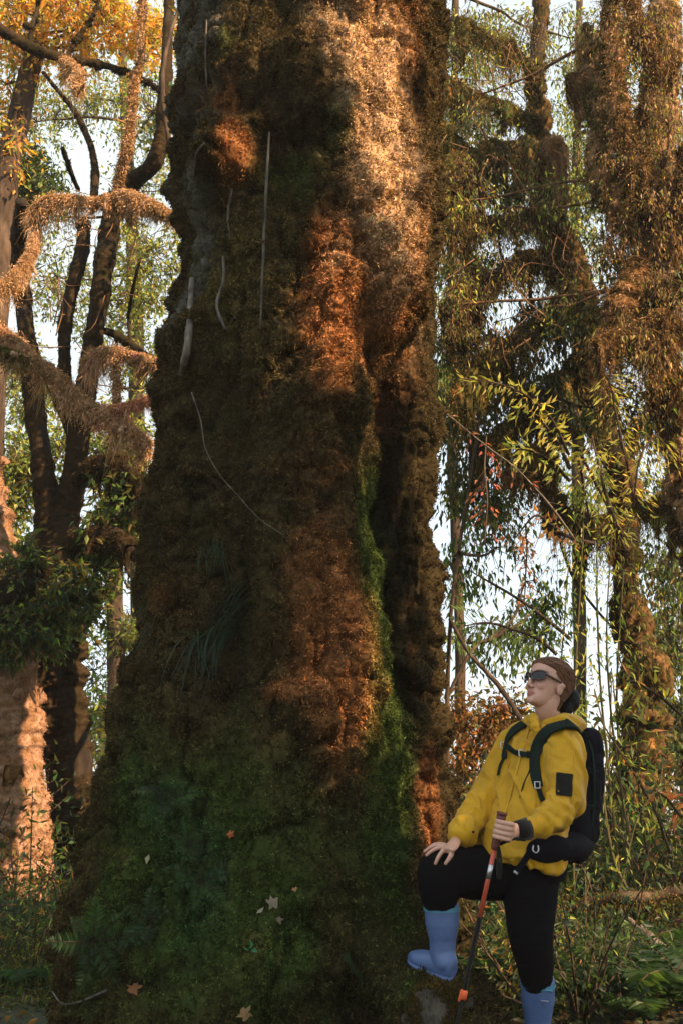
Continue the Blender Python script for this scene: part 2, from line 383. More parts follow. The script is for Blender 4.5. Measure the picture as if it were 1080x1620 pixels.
def blade_moss(mb, SF, NRM, vis, NB, wisps):
    cell = np.linalg.norm(np.cross(np.roll(SF, -1, 1) - SF, np.vstack([SF[1:], SF[-1:]]) - SF), axis=-1); cell = np.minimum(cell, np.median(cell) * 6)
    clump = .4 + smooth(-.3, .5, fbm(SF, .04, 2, 31))
    pr = (vis * cell * clump).ravel(); pr /= pr.sum()
    idx = RNG.choice(len(pr), NB, p=pr)
    pos = SF.reshape(-1, 3)[idx] + RNG.normal(size=(NB, 3)) * .0035; nr = NRM.reshape(-1, 3)[idx]
    d = unit(nr * .7 + np.array([0, 0, -.22]) + rdir(NB) * .95)
    tuft = smooth(0.0, .55, fbm(pos, .10, 2, 32)); Lb = (.007 + .010 * RNG.random(NB)) * (1 + .6 * tuft)
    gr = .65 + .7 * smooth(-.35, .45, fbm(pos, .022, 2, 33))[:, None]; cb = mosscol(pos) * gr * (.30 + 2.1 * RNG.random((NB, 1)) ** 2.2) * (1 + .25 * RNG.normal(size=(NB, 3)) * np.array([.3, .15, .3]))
    blades(mb, pos, d, Lb, (.0045 + .0045 * RNG.random(NB)) , np.clip(cb, .003, .8))
    idx = RNG.choice(len(pr), wisps, p=pr); nr = NRM.reshape(-1, 3)[idx]; pos = SF.reshape(-1, 3)[idx]
    d = unit(nr * .55 + np.array([0, 0, -.6]) + rdir(wisps) * .8)
    blades(mb, pos, d, .015 + .035 * RNG.random(wisps), .0022 + .001 * RNG.random(wisps), np.clip(mosscol(pos) * (.6 + 1.4 * RNG.random((wisps, 1))), .003, .8), seg=2,
           bend=np.array([0, 0, -.015]) * RNG.random((wisps, 1)))
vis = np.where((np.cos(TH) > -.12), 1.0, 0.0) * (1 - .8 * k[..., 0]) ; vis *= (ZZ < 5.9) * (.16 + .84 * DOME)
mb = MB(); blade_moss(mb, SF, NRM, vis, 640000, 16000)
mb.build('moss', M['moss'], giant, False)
def column(name, path, radf, nth, nz, NBc, rel=1.0, visf=None):
    """a mossy stem of the same tree with its own round surface: path (n,3)"""
    t_ = np.linspace(0, len(path) - 1, nz); pc = np.stack([np.interp(t_, range(len(path)), path[:, m_]) for m_ in range(3)], 1); rr_ = np.interp(t_, range(len(path)), radf)
    T, N, B = frames(pc); a = np.linspace(0, 2 * np.pi, nth, endpoint=False); off = N[:, None] * np.cos(a)[None, :, None] + B[:, None] * np.sin(a)[None, :, None]
    S = pc[:, None] + off * rr_[:, None, None]; S = S + off * (moss_relief(S + 3.3) * rel)[..., None]
    nr = unit(np.cross(np.roll(S, -1, 1) - np.roll(S, 1, 1), np.gradient(S, axis=0))); sg = np.sign((nr * off).sum(-1).mean()); nr = nr * sg
    mb = MB(); i = np.arange(nz - 1)[:, None] * nth; j = np.arange(nth)[None]; kk = (j + 1) % nth
    mb.add(S, np.stack([i + j, i + kk, i + nth + kk, i + nth + j], -1).reshape(-1, 4), (mosscol(S) * .5).reshape(-1, 3)); o = mb.build(name, M['mossbed'], giant)
    v = (nr[..., 1] < .35).astype(float); mb = MB(); blade_moss(mb, S, nr, v, NBc, NBc // 28)
    if 'stem' in name:      # this side's shade put into the moss colour, darker below zt
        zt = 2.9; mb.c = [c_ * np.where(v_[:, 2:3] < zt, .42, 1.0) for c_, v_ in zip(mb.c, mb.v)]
    mb.build('moss', M['moss'], o, False); return o
cl = [(-160, 648), (100, 648), (300, 645), (400, 640), (500, 638), (600, 638), (700, 638), (850, 643), (1000, 652), (1100, 645), (1180, 648), (1250, 654), (1400, 670), (1500, 684), (1620, 702), (1720, 712)]
cr_ = [38, 38, 40, 44, 47, 47, 45, 43, 40, 41, 44, 50, 54, 56, 58, 60]
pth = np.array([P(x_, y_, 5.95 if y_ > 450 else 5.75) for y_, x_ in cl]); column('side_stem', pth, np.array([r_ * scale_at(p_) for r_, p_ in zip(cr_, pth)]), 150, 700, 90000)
pth = np.array([P(x_, y_, 6.12) for x_, y_ in ((628, 350), (622, 500), (618, 650), (618, 800), (622, 950), (630, 1100), (645, 1250), (660, 1450), (680, 1650))]); column('inner_stem', pth, np.full(9, .20), 60, 300, 14000)
# low root reaching forward under the raised boot
pth = catmull(np.array([(.08, 5.1, .60), (.20, 4.82, .34), (.29, 4.62, .205), (.42, 4.49, .115), (.53, 4.35, -.04), (.60, 4.2, -.25)]), 30)
column('root', pth, np.interp(np.linspace(0, 1, 30), [0, .3, .5, .7, 1], [.26, .185, .160, .165, .14]), 110, 160, 50000)
pth = catmull(np.array([(-.45, 5.2, .75), (-.75, 4.95, .35), (-.90, 4.8, .02), (-1.02, 4.6, -.2)]), 20)
column('root', pth, np.linspace(.30, .16, 20), 90, 120, 30000)
TREE = (SF.reshape(-1, 3), NRM.reshape(-1, 3))
_xz = None
def on_trunk(px, py, out=0.0):
    """the point of the trunk's front that shows at a photo pixel, moved outwards"""
    o = np.array([0, 0, CAMZ]); dr = unit(np.array(P(px, py, 5)) - o); V = SF[::3, 0:NTH:2].reshape(-1, 3); N = NRM[::3, 0:NTH:2].reshape(-1, 3)
    w = V - o; t = w @ dr; e = np.linalg.norm(w - t[:, None] * dr, axis=1); e = np.where(N @ dr < 0, e, 9); q = e + .05 * t
    q = np.where(e < .03, t, 99 + e); m = int(np.argmin(q)); return Vector(V[m] + N[m] * out), Vector(N[m])

# pale lianas and aerial roots hanging down the trunk: parts of it
def hang(name, pts, r, mat, out=.010, col=(1, 1, 1)):
    if len(pts) > 4: pts = [pts[0], pts[len(pts) // 2], pts[-1]]; out = out + .022
    q = [on_trunk(a, b, out)[0] for a, b in pts]; mbb = MB(); path = catmull(np.array(q), len(q) * 5)
    tp = np.linspace(0, 1, len(path)); rr_ = r * .72 * (1 + .5 * fbm(path, .09, 3, int(pts[0][0]))) * (.55 + .45 * np.sin(np.pi * np.clip(tp * .9 + .1, 0, 1))); path = path + np.stack([fbm(path, .08, 2, 5 + q_) for q_ in range(3)], 1) * .003
    tube(mbb, path, rr_, 8, col, .25, True); return mbb.build(name, mat, giant)
hang('aerial_root', [(428, 215), (425, 260), (424, 300), (423, 350), (422, 400), (421, 450), (418, 512)], .011, M['palebark'])
hang('aerial_root', [(361, 300), (359, 335), (357, 372)], .010, M['palebark'], .012)
hang('aerial_root', [(350, 400), (348, 440), (350, 480), (354, 525)], .015, M['palebark'], .010)
hang('aerial_root', [(318, 222), (315, 250), (308, 285)], .010, M['palebark'], .010)
hang('aerial_root', [(301, 440), (302, 490), (300, 540), (294, 575), (288, 596)], .026, M['palebark'], .015)
hang('aerial_root', [(322, 30), (319, 90), (322, 140)], .007, M['palebark'], .010)

# dead twig stuck to the moss, root twig at the foot
def twig(name, label, pts, r, out=.03, mat='bark', cat='twig'):
    q = np.array([on_trunk(a, b, out)[0] for a, b in pts]); mbb = MB(); path = catmull(q, len(q) * 6); tube(mbb, path, np.linspace(r, r * .5, len(path)), 6, (1, 1, 1), .2)
    o = mbb.build(name, M[mat]); return tag(o, label, cat)
twig('dead_twig', 'long thin dead twig curving down across the dark moss of the giant trunk', [(305, 620), (312, 665), (324, 705), (345, 745), (372, 785), (405, 815), (442, 850)], .0035, .035, 'palebark')
twig('creeping_root', 'thin pale root curving over dark moss at the bottom left of the giant trunk', [(172, 1560), (150, 1578), (125, 1590), (98, 1583), (84, 1574)], .006, .02, 'palebark')

# drooping grass clumps
def grass_tuft(label, roots, n, L, col, droop=1.0, W=.006, cat='grass clump', name='grass_tuft'):
    mbb = MB(); n1 = n // len(roots)
    for (a, b) in roots:
        p, nn = on_trunk(a, b, .01); pp = np.array(p) + RNG.normal(size=(n1, 3)) * .03; d = unit(np.array(nn) * .6 + np.array([-.28, 0, -.25]) + rdir(n1) * .42)
        Lc = L * (.6 + .6 * RNG.random(n1)); cc = np.array(col)*.8 * (.6 + .8 * RNG.random((n1, 1)))
        side = unit(np.cross(d, np.array([0, 0, 1.0]))); S = 7; t = np.linspace(0, 1, S)
        c = pp[:, None] + d[:, None] * (Lc[:, None] * t)[..., None] * .75 + np.array([0, 0, -1.0]) * (droop * Lc[:, None] * t ** 2 * .75)[..., None]
        w = W * (1 - t ** 2) * .5 + .0004
        v = np.stack([c - side[:, None] * w[None, :, None], c + side[:, None] * w[None, :, None]], 2).reshape(-1, 3)
        f = (np.arange(n1)[:, None, None] * S * 2 + np.arange(S - 1)[None, :, None] * 2 + np.array([[[0, 1, 3, 2]]])).reshape(-1, 4)
        mbb.add(v, f, np.repeat(cc, S * 2, 0))
    return tag(mbb.build(name, M['leaf']), label, cat)
grass_tuft('long blue green strap leaved grass clump hanging in the shaded hollow of the giant trunk', [(384, 925), (386, 955), (380, 985), (362, 995), (340, 1000), (322, 1012)], 170, .23, (.025, .06, .032))
grass_tuft('small sparse grass clump above the long hanging one on the giant trunk', [(345, 850), (360, 870), (335, 865)], 46, .13, (.035, .07, .03), W=.004)
grass_tuft('faint thin grass clump on the left edge of the giant trunk below the fork level', [(236, 990), (232, 960)], 34, .15, (.06, .07, .03), W=.003)

# fallen leaves lying on the moss
def star_leaf(px, py, size, col, label, lobes=5, rot=0.0, name='fallen_leaf', curl=.25):
    p, nn = on_trunk(px, py, .03); z = Vector((nn.x * .5, nn.y * .6 - .4, nn.z + .2)).normalized(); q = z.to_track_quat('Z', 'Y').to_matrix()
    vs_ = [Vector((0, 0, 0))]; m = lobes * 4
    for k_ in range(m):
        a = 2 * math.pi * k_ / m + rot; ph = k_ % 4; r_ = size * ((1.0, .74, .58, .78)[ph]) * (1 + .2 * math.sin(k_ * 2.3 + px))
        if lobes == 1: r_ = size * (1.0, .4, .8, .4)[ph]
        vs_.append(Vector((r_ * math.cos(a), r_ * math.sin(a), curl * size * math.sin(a * 2 + 1) + .1 * size)))
    V = [p + q @ v for v in vs_]; n_ = len(V); V += [v - (q @ Vector((0, 0, .0012))) for v in V]
    f = [[0, k_ + 1, (k_ + 1) % m + 1] for k_ in range(m)]; f += [[n_, n_ + (k_ + 1) % m + 1, n_ + k_ + 1] for k_ in range(m)]
    mbb = MB(); mbb.add(np.array(V), f, col); o = mbb.build(name, M['leaf'], None, False); return tag(o, label, 'leaf')
star_leaf(432, 1424, .032, (.26, .22, .18), 'pale grey maple shaped fallen leaf on the moss of the giant trunk', 5, .5)
star_leaf(406, 1441, .024, (.34, .32, .28), 'narrow white fallen leaf beside the pale maple shaped one', 1, .9)
star_leaf(441, 1455, .016, (.2, .17, .14), 'small curled grey fallen leaf just under the pale maple shaped one')
star_leaf(228, 1357, .026, (.36, .34, .26), 'pale cream curled fallen leaf hanging alone on the lower left moss', 1, 1.5)
star_leaf(203, 1566, .030, (.28, .13, .06), 'orange brown fallen leaf near the bottom left foot of the trunk', 5, .2)
star_leaf(391, 1610, .030, (.32, .22, .11), 'tan fallen leaf at the very bottom edge under the giant trunk', 5, 1.0)
star_leaf(365, 1308, .018, (.40, .14, .06), 'small rust red fallen leaf on green moss in the middle of the trunk foot', 5, .7)
star_leaf(470, 1408, .014, (.38, .22, .12), 'little brown fallen leaf right of the pale maple shaped one', 5, .1)
star_leaf(558, 320, .016, (.5, .3, .16), 'tiny dry leaf caught on the sunlit upper moss', 1, .4)
# seedling
sd = on_trunk(392, 1505, .01)[0]; seed = thing('seedling', 'tiny round leaved teal green seedling on dark moss near the foot', 'seedling', tuple(sd))
mb = MB(); tube(mb, [np.array(sd), np.array(sd) + (.005, -.03, .03), np.array(sd) + (.0, -.045, .06)], .0015, 5, (.06, .12, .06)); mb.build('stem', M['leaf'], seed)
for dx_, dz_ in ((-.025, .01), (.0, .05), (.028, -.004), (.01, .02)):
    mb = MB(); p0 = np.array(sd) + (dx_ * .2, -.045, .03 + dz_ * .3); leafs(mb, p0[None], np.array([[dx_, -.02, dz_]]), .03, .026, (.05, .19, .12)); mb.build('leaf', M['leaf'], seed)
# ------------------------------------------------------------------ ground
def gz(x, y):
    x = np.asarray(x, float); y = np.asarray(y, float)
    z = -.02 * np.maximum(y - 6, 0) - .0028 * np.maximum(y - 9, 0) ** 2; z = np.maximum(z, -14 + 0 * z) 
    p = np.stack([x, y, 0 * x], -1); return z + .10 * fbm(p, 1.6, 3, 60) * smooth(3.5, 6, y) + .02 * fbm(p, .3, 2, 61)
gx = np.unique(np.concatenate([np.linspace(-8, 8, 160), np.linspace(-60, 60, 80), np.linspace(-2500, 2500, 40)]))
gy = np.unique(np.concatenate([np.linspace(-8, 14, 180), np.linspace(-60, 80, 90), np.linspace(-800, 4500, 60)]))
GX, GY = np.meshgrid(gx, gy); GZ = gz(GX, GY); mb = MB(); n0, n1 = GX.shape
i = np.arange(n0 - 1)[:, None] * n1; j = np.arange(n1 - 1)[None]
mb.add(np.stack([GX, GY, GZ], -1), np.stack([i + j, i + j + 1, i + n1 + j + 1, i + n1 + j], -1).reshape(-1, 4))
m, t, b, o_ = newmat('forest_floor'); n = noise_node(t, 2.2, 10, .75); r = ramp(t, n.outputs['Fac'], [(.3, (.012, .012, .006)), (.48, (.03, .028, .012)), (.6, (.04, .055, .015)), (.75, (.10, .06, .03))])
t.links.new(r.outputs[0], b.inputs['Base Color']); b.inputs['Roughness'].default_value = .95; bump(t, n.outputs['Fac'], b, 1, .08); M['ground'] = m
tag(mb.build('ground', M['ground']), kind='structure')

# ------------------------------------------------------------------ tree pieces
def moss_body(path, rad, L, cols, seed, thick, down, parent, name='moss_coat'):
    T, N, B = frames(path); n = int(np.clip(np.linalg.norm(np.diff(path, axis=0), axis=1).sum() / .012, 40, 420)); tt = np.linspace(0, len(path) - 1, n); pc = np.stack([np.interp(tt, range(len(path)), path[:, m_]) for m_ in range(3)], 1); rr_ = np.interp(tt, range(len(path)), rad)
    T, N, B = frames(pc); S_ = int(np.clip(rad.max() * 2 * np.pi / .014, 20, 96)); a = np.linspace(0, 2 * np.pi, S_, endpoint=False); off = N[:, None] * np.cos(a)[None, :, None] + B[:, None] * np.sin(a)[None, :, None]
    v = pc[:, None] + off * rr_[:, None, None]; env_ = smooth(-.22, .30, fbm(pc, .16, 3, seed))[:, None]
    lump = (1 - np.abs(fbm(v, .055, 3, seed + 1))) ** 2
    v = v + off * (rr_[:, None] * (.06 + .45 * thick * env_ * lump) + .15 * L * env_ * lump)[..., None]
    und = smooth(.2, -.7, off[..., 2]); drip = smooth(-.1, .55, fbm(v * np.array([1, 1, .15]), .05, 3, seed + 2))
    v[..., 2] -= und * drip * (.15 + env_) * L * 1.05 * down; v = v + off * (.006 * fbm(v, .015, 2, seed + 3))[..., None]
    i = np.arange(n - 1)[:, None] * S_; j = np.arange(S_)[None]; k = (j + 1) % S_; f = np.stack([i + j, i + k, i + S_ + k, i + S_ + j], -1).reshape(-1, 4)
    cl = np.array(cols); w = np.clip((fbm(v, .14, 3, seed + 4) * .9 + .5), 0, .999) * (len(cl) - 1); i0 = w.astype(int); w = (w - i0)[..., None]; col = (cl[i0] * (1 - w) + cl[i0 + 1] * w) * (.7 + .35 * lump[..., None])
    seglen = np.linalg.norm(np.diff(pc, axis=0), axis=1).sum(); nl = int(seglen / .05 * min(thick, 1.6)) if thick > .5 else 0; lob = MB()
    for q_ in range(nl):
        i_ = RNG.integers(2, n - 2); e_ = float(env_[i_, 0]) * .8 + .2; ll_ = L * (.35 + .9 * RNG.random() ** 1.5) * e_ * down; r0_ = max(.3 * rr_[i_], .018) * (.6 + .7 * RNG.random()); p0_ = pc[i_] + RNG.normal(size=3) * rr_[i_] * np.array([.5, .5, .2]) - np.array([0, 0, rr_[i_] * .6])
        pp_ = catmull(np.array([p0_, p0_ + np.array([RNG.normal() * .02, RNG.normal() * .02, -ll_ * .5]), p0_ + np.array([RNG.normal() * .04, RNG.normal() * .04, -ll_])]), 9)
        w_ = RNG.integers(0, len(cols)); tube(lob, pp_, r0_ * np.array([1, 1.1, 1.1, 1, .9, .75, .6, .4, .15]), 8, np.array(cols[w_]) * .8, .8, True, q_)
    nr = np.cross(np.roll(v, -1, 1) - np.roll(v, 1, 1), np.gradient(v, axis=0)); nr = unit(nr); nr = nr * np.sign((nr * off).sum(-1, keepdims=True) + 1e-9)
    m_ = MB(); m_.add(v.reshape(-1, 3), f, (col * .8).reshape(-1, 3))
    LB = None
    if lob.n:
        LV = np.concatenate(lob.v); LC = np.concatenate(lob.c); b0 = m_.n; m_.v.append(LV); m_.c.append(LC); m_.f += [q_ + b0 for q_ in lob.f]; m_.n += len(LV); LB = (LV, LC)
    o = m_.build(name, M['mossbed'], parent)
    return o, v, nr, col, LB
def fuzz(mb, v, nr, col, n, L, W=.005):
    area = np.linalg.norm(np.cross(np.roll(v, -1, 1) - v, np.vstack([v[1:], v[-1:]]) - v), axis=-1).ravel(); pr = area / area.sum(); idx = RNG.choice(len(pr), n, p=pr)
    pos = v.reshape(-1, 3)[idx] + RNG.normal(size=(n, 3)) * .004; d = unit(nr.reshape(-1, 3)[idx] * .8 + np.array([0, 0, -.45]) + rdir(n) * .9)
    Lc = L * (.3 + RNG.random(n) ** 2); blades(mb, pos, d, Lc, W * (.6 + .8 * RNG.random(n)), np.clip(col.reshape(-1, 3)[idx] * (.55 + 1.0 * RNG.random((n, 1))), .003, .8), bend=np.array([0, 0, -.35]) * Lc[:, None], seg=2)
def lace(mb, path, rad, L, cols, seed, dens):
    T, N, B = frames(path); ln = np.linalg.norm(np.diff(path, axis=0), axis=1).sum(); n = int(ln * dens); q = RNG.random(n) * (len(path) - 1.001); i = q.astype(int); u = (q - i)[:, None]
    c = path[i] * (1 - u) + path[i + 1] * u; r = rad[i]; g = smooth(-.45, .35, fbm(c, .13, 3, seed + 50)); drp = L * (.08 + 1.7 * g ** 1.6) * RNG.random(n) ** 1.9
    a = RNG.random(n) * 2 * np.pi; off = N[i] * np.cos(a)[:, None] + B[i] * np.sin(a)[:, None]; rr = r * (.8 + .5 * RNG.random(n)) + .045 * RNG.random(n) ** 2 * g * (L / .1)
    pos = c + off * rr[:, None] - np.array([0, 0, 1.0]) * drp[:, None] + RNG.normal(size=(n, 3)) * .010
    d = unit(off * .5 + np.array([0, 0, -.9]) + rdir(n) * .8); Lf = .012 + .022 * RNG.random(n)
    leafs(mb, pos, d, Lf, Lf * .32, palette(cols, n, var=.35))
def hang_moss(mb, path, rad, n, L, cols, W=.010, seed=0, down=1.0, gaps=.0, thick=1.0):
    """tufts of moss round a limb: short on top, long and drooping underneath"""
    T, N, B = frames(path); q = RNG.random(n) * (len(path) - 1.001); i = q.astype(int); u = (q - i)[:, None]
    c = path[i] * (1 - u) + path[i + 1] * u; r = rad[i]
    g = fbm(c, .22, 2, seed + 5); keep = g > gaps; c, r, i, g = c[keep], r[keep], i[keep], g[keep]; n = len(c)
    a = RNG.random(n) * 2 * np.pi; nr = N[i] * np.cos(a)[:, None] + B[i] * np.sin(a)[:, None]
    pos = c + nr * (r * (1 + .5 * thick * RNG.random(n)))[:, None]
    under = smooth(.3, -.6, nr[:, 2]); tl = .35 + 1.3 * smooth(-.1, .5, fbm(c * np.array([1, 1, .2]), .07, 2, seed))
    Lc = L * .55 * (.2 + .9 * RNG.random(n) ** 1.6) * (.45 + .9 * under) * tl
    pos = pos + rdir(n) * (RNG.random(n) * r * .5 * thick)[:, None] + np.array([0, 0, -1.0]) * (under * RNG.random(n) ** 2 * L * .45 * tl * down)[:, None]
    d = unit(nr * .7 + np.array([0, 0, -1.0]) * (down * (.1 + .8 * under))[:, None] + rdir(n) * .95)
    col = palette(cols, n, var=.3)
    blades(mb, pos, d, Lc, W * .75 * (.6 + .8 * RNG.random(n)), col, bend=(np.array([0, 0, -1.0]) * .45 * down + rdir(n) * .35) * Lc[:, None], seg=2)

def limb_part(name, lst, mat, parent, sides=10, rough=.35, wob=.015, seed=0, n=None):
    path, rad = pxpath(lst, n, wob, seed); mb = MB(); tube(mb, path, rad, sides, (1, 1, 1), rough, True, seed)
    return mb.build(name, mat, parent), path, rad

def crown(mbl, mbt, blobs, size, cols, nodes, per=34, droop=.5, clump=.22, Y=None, twig_r=.006, aspect=.36):
    """blobs (px, py, rx, ry, Y, number of clumps): twigs reach from the nearest limb to every leaf clump"""
    nodes = np.asarray(nodes, float)
    for (px, py, rx, ry, Yb, nc) in blobs:
        c0 = np.array(P(px, py, Yb)); sc = scale_at(c0); q = rdir(nc) * RNG.random((nc, 1)) ** .4
        cl = c0 + q * np.array([rx * sc, max(rx, ry) * sc * .8, ry * sc])
        # one limb into the blob
        k = np.argmin(np.linalg.norm(nodes - c0, axis=1) + .5 * np.maximum(nodes[:, 2] - c0[2], 0)); a = nodes[k]
        mid = (a + c0) / 2 + RNG.normal(size=3) * .08 * np.linalg.norm(a - c0); pth = catmull(np.array([a, mid, c0]), 12)
        pth = pth + np.stack([fbm(pth, .5, 2, 7 + s) for s in range(3)], -1) * .06
        tube(mbt, pth, np.linspace(twig_r * 3.2, twig_r * 1.4, 12), 6, (1, 1, 1), .2, False)
        nn = pth[3:]
        for c in cl:
            b = nn[np.argmin(np.linalg.norm(nn - c, axis=1))]
            mid = (b + c) / 2 + RNG.normal(size=3) * .12 * np.linalg.norm(b - c); tw = catmull(np.array([b, mid, c]), 6)
            tube(mbt, tw, np.linspace(twig_r, twig_r * .35, 6), 4, (1, 1, 1), 0, False)
            n = max(3, int(per * (.5 + RNG.random()))); s = clump * (.6 + .8 * RNG.random())
            # leaves sit along little sprays
            ns = 5; sp = unit(rdir(ns) + np.array([0, 0, -droop * .8])); w = RNG.integers(0, ns, n); tt = RNG.random(n)
            pos = c + sp[w] * (tt * s * 1.6)[:, None] + RNG.normal(size=(n, 3)) * s * .22
            d = unit(sp[w] * .6 + rdir(n) * .8 + np.array([0, 0, -droop]))
            L = size * (.6 + .7 * RNG.random(n)); leafs(mbl, pos, d, L, L * aspect * (.8 + .5 * RNG.random(n)), palette(cols, n, var=.28))
            for s_ in sp[:3]: tube(mbt, np.array([c, c + s_ * s * 1.3]), np.array([twig_r * .4, twig_r * .2]), 3, (1, 1, 1), 0, False)

def plain_tree(name, label, trunk, blobs, size, cols, limbs=(), mat='bark', cat='tree', group=None, moss=None, **kw):
    path, rad = pxpath(trunk, None, .02, len(label)); base = path[0]
    t_ = thing(name, label, cat, tuple(base), group)
    mb = MB(); tube(mb, path, rad, 10, (1, 1, 1), .3, True, 3); mb.build('trunk', M[mat], t_)
    nodes = list(path[len(path) // 3:]); mo = MB()
    if moss: hang_moss(mo, path, rad, moss[0], moss[1], moss[2], moss[3])
    for l in limbs:
        o, p_, r_ = limb_part('branch', l, M[mat], t_, 8, .3, .03, len(l) + int(l[0][0])); nodes += list(p_[2:])
        if moss: hang_moss(mo, p_, r_, moss[0] // 3, moss[1], moss[2], moss[3])
    if moss: mo.build('moss', M['moss'], t_, False)
    ml, mt_ = MB(), MB(); crown(ml, mt_, blobs, size, cols, nodes, **kw)
    cr = ml.build('crown', M['leaf'], t_, False); mt_.build('twigs', M[mat], cr if cr else t_)
    return t_

# ------------------------------------------------------------------ forked mossy tree on the left
A = thing('forked_mossy_tree', 'dark forked tree with mossy arms left of the giant trunk', 'tree', tuple(P(125, 1440, 9.35)))
def mossy(parent, name, lst, mat, n, L, cols, W=.008, sides=12, rough=.35, wob=.02, gaps=-.2, seed=0, down=1., thick=1., mo=None):
    o, p_, r_ = limb_part(name, lst, M[mat], parent, sides, rough, wob, seed); mm = mo if mo is not None else MB()
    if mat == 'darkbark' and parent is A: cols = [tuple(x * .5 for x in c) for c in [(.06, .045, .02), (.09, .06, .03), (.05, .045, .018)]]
    c_, v_, nr_, col_, LB_ = moss_body(p_, r_, L, cols, seed, thick, down, o)
    fuzz(mm, v_, nr_, col_, int(n * 1.4), .008 + .09 * L, .0055)
    if LB_ is not None:
        k_ = RNG.integers(0, len(LB_[0]), len(LB_[0]) * 2); nb_ = len(k_); dd_ = unit(rdir(nb_) + np.array([0, 0, -.6])); LL_ = (.010 + .08 * L) * (.4 + RNG.random(nb_))
        blades(mm, LB_[0][k_] + RNG.normal(size=(nb_, 3)) * .006, dd_, LL_, .005 * (.6 + .8 * RNG.random(nb_)), np.clip(LB_[1][k_] * (.5 + 1.4 * RNG.random((nb_, 1))), .003, .8), bend=np.array([0, 0, -.4]) * LL_[:, None], seg=2)
    hang_moss(mm, p_, r_, int(n * .15), L * .9, cols, W * .7, seed, down, gaps, thick)
    if mat == 'rustbark' and L >= .05 and parent is A: lace(mm, p_, r_, L * 1.1, cols, seed, 7000); hang_moss(mm, p_, r_, int(n * .55), L * 1.5, cols, W * .62, seed + 9, 1.3, -.1, 1.5)
    if 'bough' in name: lace(mm, p_, r_, L * 1.1, cols + YGREEN[2:3] + OLIVE[:2], seed, 5500)
    mm.build('moss', M['moss'], o, False)
    return o, p_, r_
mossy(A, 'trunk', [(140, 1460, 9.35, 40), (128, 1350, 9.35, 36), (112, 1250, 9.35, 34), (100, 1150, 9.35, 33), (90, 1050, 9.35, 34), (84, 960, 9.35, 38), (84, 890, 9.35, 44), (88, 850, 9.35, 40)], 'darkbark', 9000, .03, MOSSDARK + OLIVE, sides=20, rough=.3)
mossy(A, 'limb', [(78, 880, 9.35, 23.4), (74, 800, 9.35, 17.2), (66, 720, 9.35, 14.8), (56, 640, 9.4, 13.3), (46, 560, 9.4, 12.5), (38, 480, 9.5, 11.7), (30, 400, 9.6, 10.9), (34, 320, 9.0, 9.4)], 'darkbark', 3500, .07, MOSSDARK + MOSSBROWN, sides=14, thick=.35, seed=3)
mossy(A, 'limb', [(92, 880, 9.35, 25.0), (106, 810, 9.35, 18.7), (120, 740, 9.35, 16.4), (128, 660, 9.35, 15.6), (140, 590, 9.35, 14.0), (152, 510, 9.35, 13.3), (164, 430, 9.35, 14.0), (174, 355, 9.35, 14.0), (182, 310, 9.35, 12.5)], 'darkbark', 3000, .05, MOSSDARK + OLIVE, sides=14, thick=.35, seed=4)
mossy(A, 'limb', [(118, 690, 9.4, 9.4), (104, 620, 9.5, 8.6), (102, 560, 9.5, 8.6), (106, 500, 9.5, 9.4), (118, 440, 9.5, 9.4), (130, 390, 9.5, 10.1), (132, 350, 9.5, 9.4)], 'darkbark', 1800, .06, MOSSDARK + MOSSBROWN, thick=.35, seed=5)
mossy(A, 'limb', [(184, 330, 9.35, 11.7), (212, 285, 9.2, 11.7), (240, 262, 9.1, 11.7), (256, 220, 9.1, 9.4), (258, 170, 9.1, 9.4), (262, 110, 9.2, 8.6), (266, 40, 9.35, 7.0), (270, -60, 9.4, 6.2)], 'darkbark', 2200, .05, MOSSDARK + OLIVE, thick=.35, seed=6)
mossy(A, 'branch', [(186, 320, 8.5, 4.5), (192, 270, 8.3, 4.0), (204, 225, 8.2, 3.6), (210, 180, 8.2, 3.1), (213, 130, 8.2, 3.1), (222, 90, 8.2, 2.7), (226, 0, 8.2, 2.7), (230, -60, 8.2, 2.2)], 'rustbark', 5200, .05, MOSSLIT, seed=7)
mossy(A, 'branch', [(44, 352, 8.3, 5.8), (70, 322, 8.2, 5.8), (108, 316, 8.1, 5.3), (150, 322, 8.0, 5.8), (190, 316, 8.0, 7.1), (222, 318, 7.9, 5.8), (250, 330, 7.8, 4.5), (276, 345, 7.7, 4.0)], 'rustbark', 17000, .14, MOSSLIT, seed=8, gaps=-.5, thick=.8)
mossy(A, 'branch', [(-20, 505, 8.0, 6.3), (20, 535, 8.0, 5.8), (60, 572, 7.9, 4.9), (100, 600, 7.8, 4.5), (140, 640, 7.7, 4.0), (180, 660, 7.6, 3.6), (215, 685, 7.5, 3.1), (238, 706, 7.4, 2.2)], 'rustbark', 15000, .13, MOSSLIT + [(.45, .25, .15)], seed=9, gaps=-.5, thick=.8)
mossy(A, 'branch', [(130, 575, 7.9, 3.1), (165, 556, 7.8, 3.6), (205, 562, 7.7, 3.6), (240, 572, 7.6, 3.6), (276, 582, 7.5, 3.6)], 'rustbark', 9000, .13, MOSSLIT + [(.5, .26, .19)], seed=10, gaps=-.5, thick=.8)
mossy(A, 'branch', [(150, 650, 7.7, 2.2), (180, 648, 7.6, 3.1), (215, 640, 7.5, 3.6), (250, 622, 7.4, 3.1), (275, 605, 7.3, 2.7)], 'rustbark', 6500, .09, [(.52, .25, .19), (.45, .24, .13)], seed=11, gaps=-.6, thick=.8)
mossy(A, 'branch', [(182, 560, 7.75, 1.4), (184, 600, 7.7, 1.8), (186, 640, 7.6, 1.4)], 'rustbark', 1300, .05, MOSSLIT, seed=12)
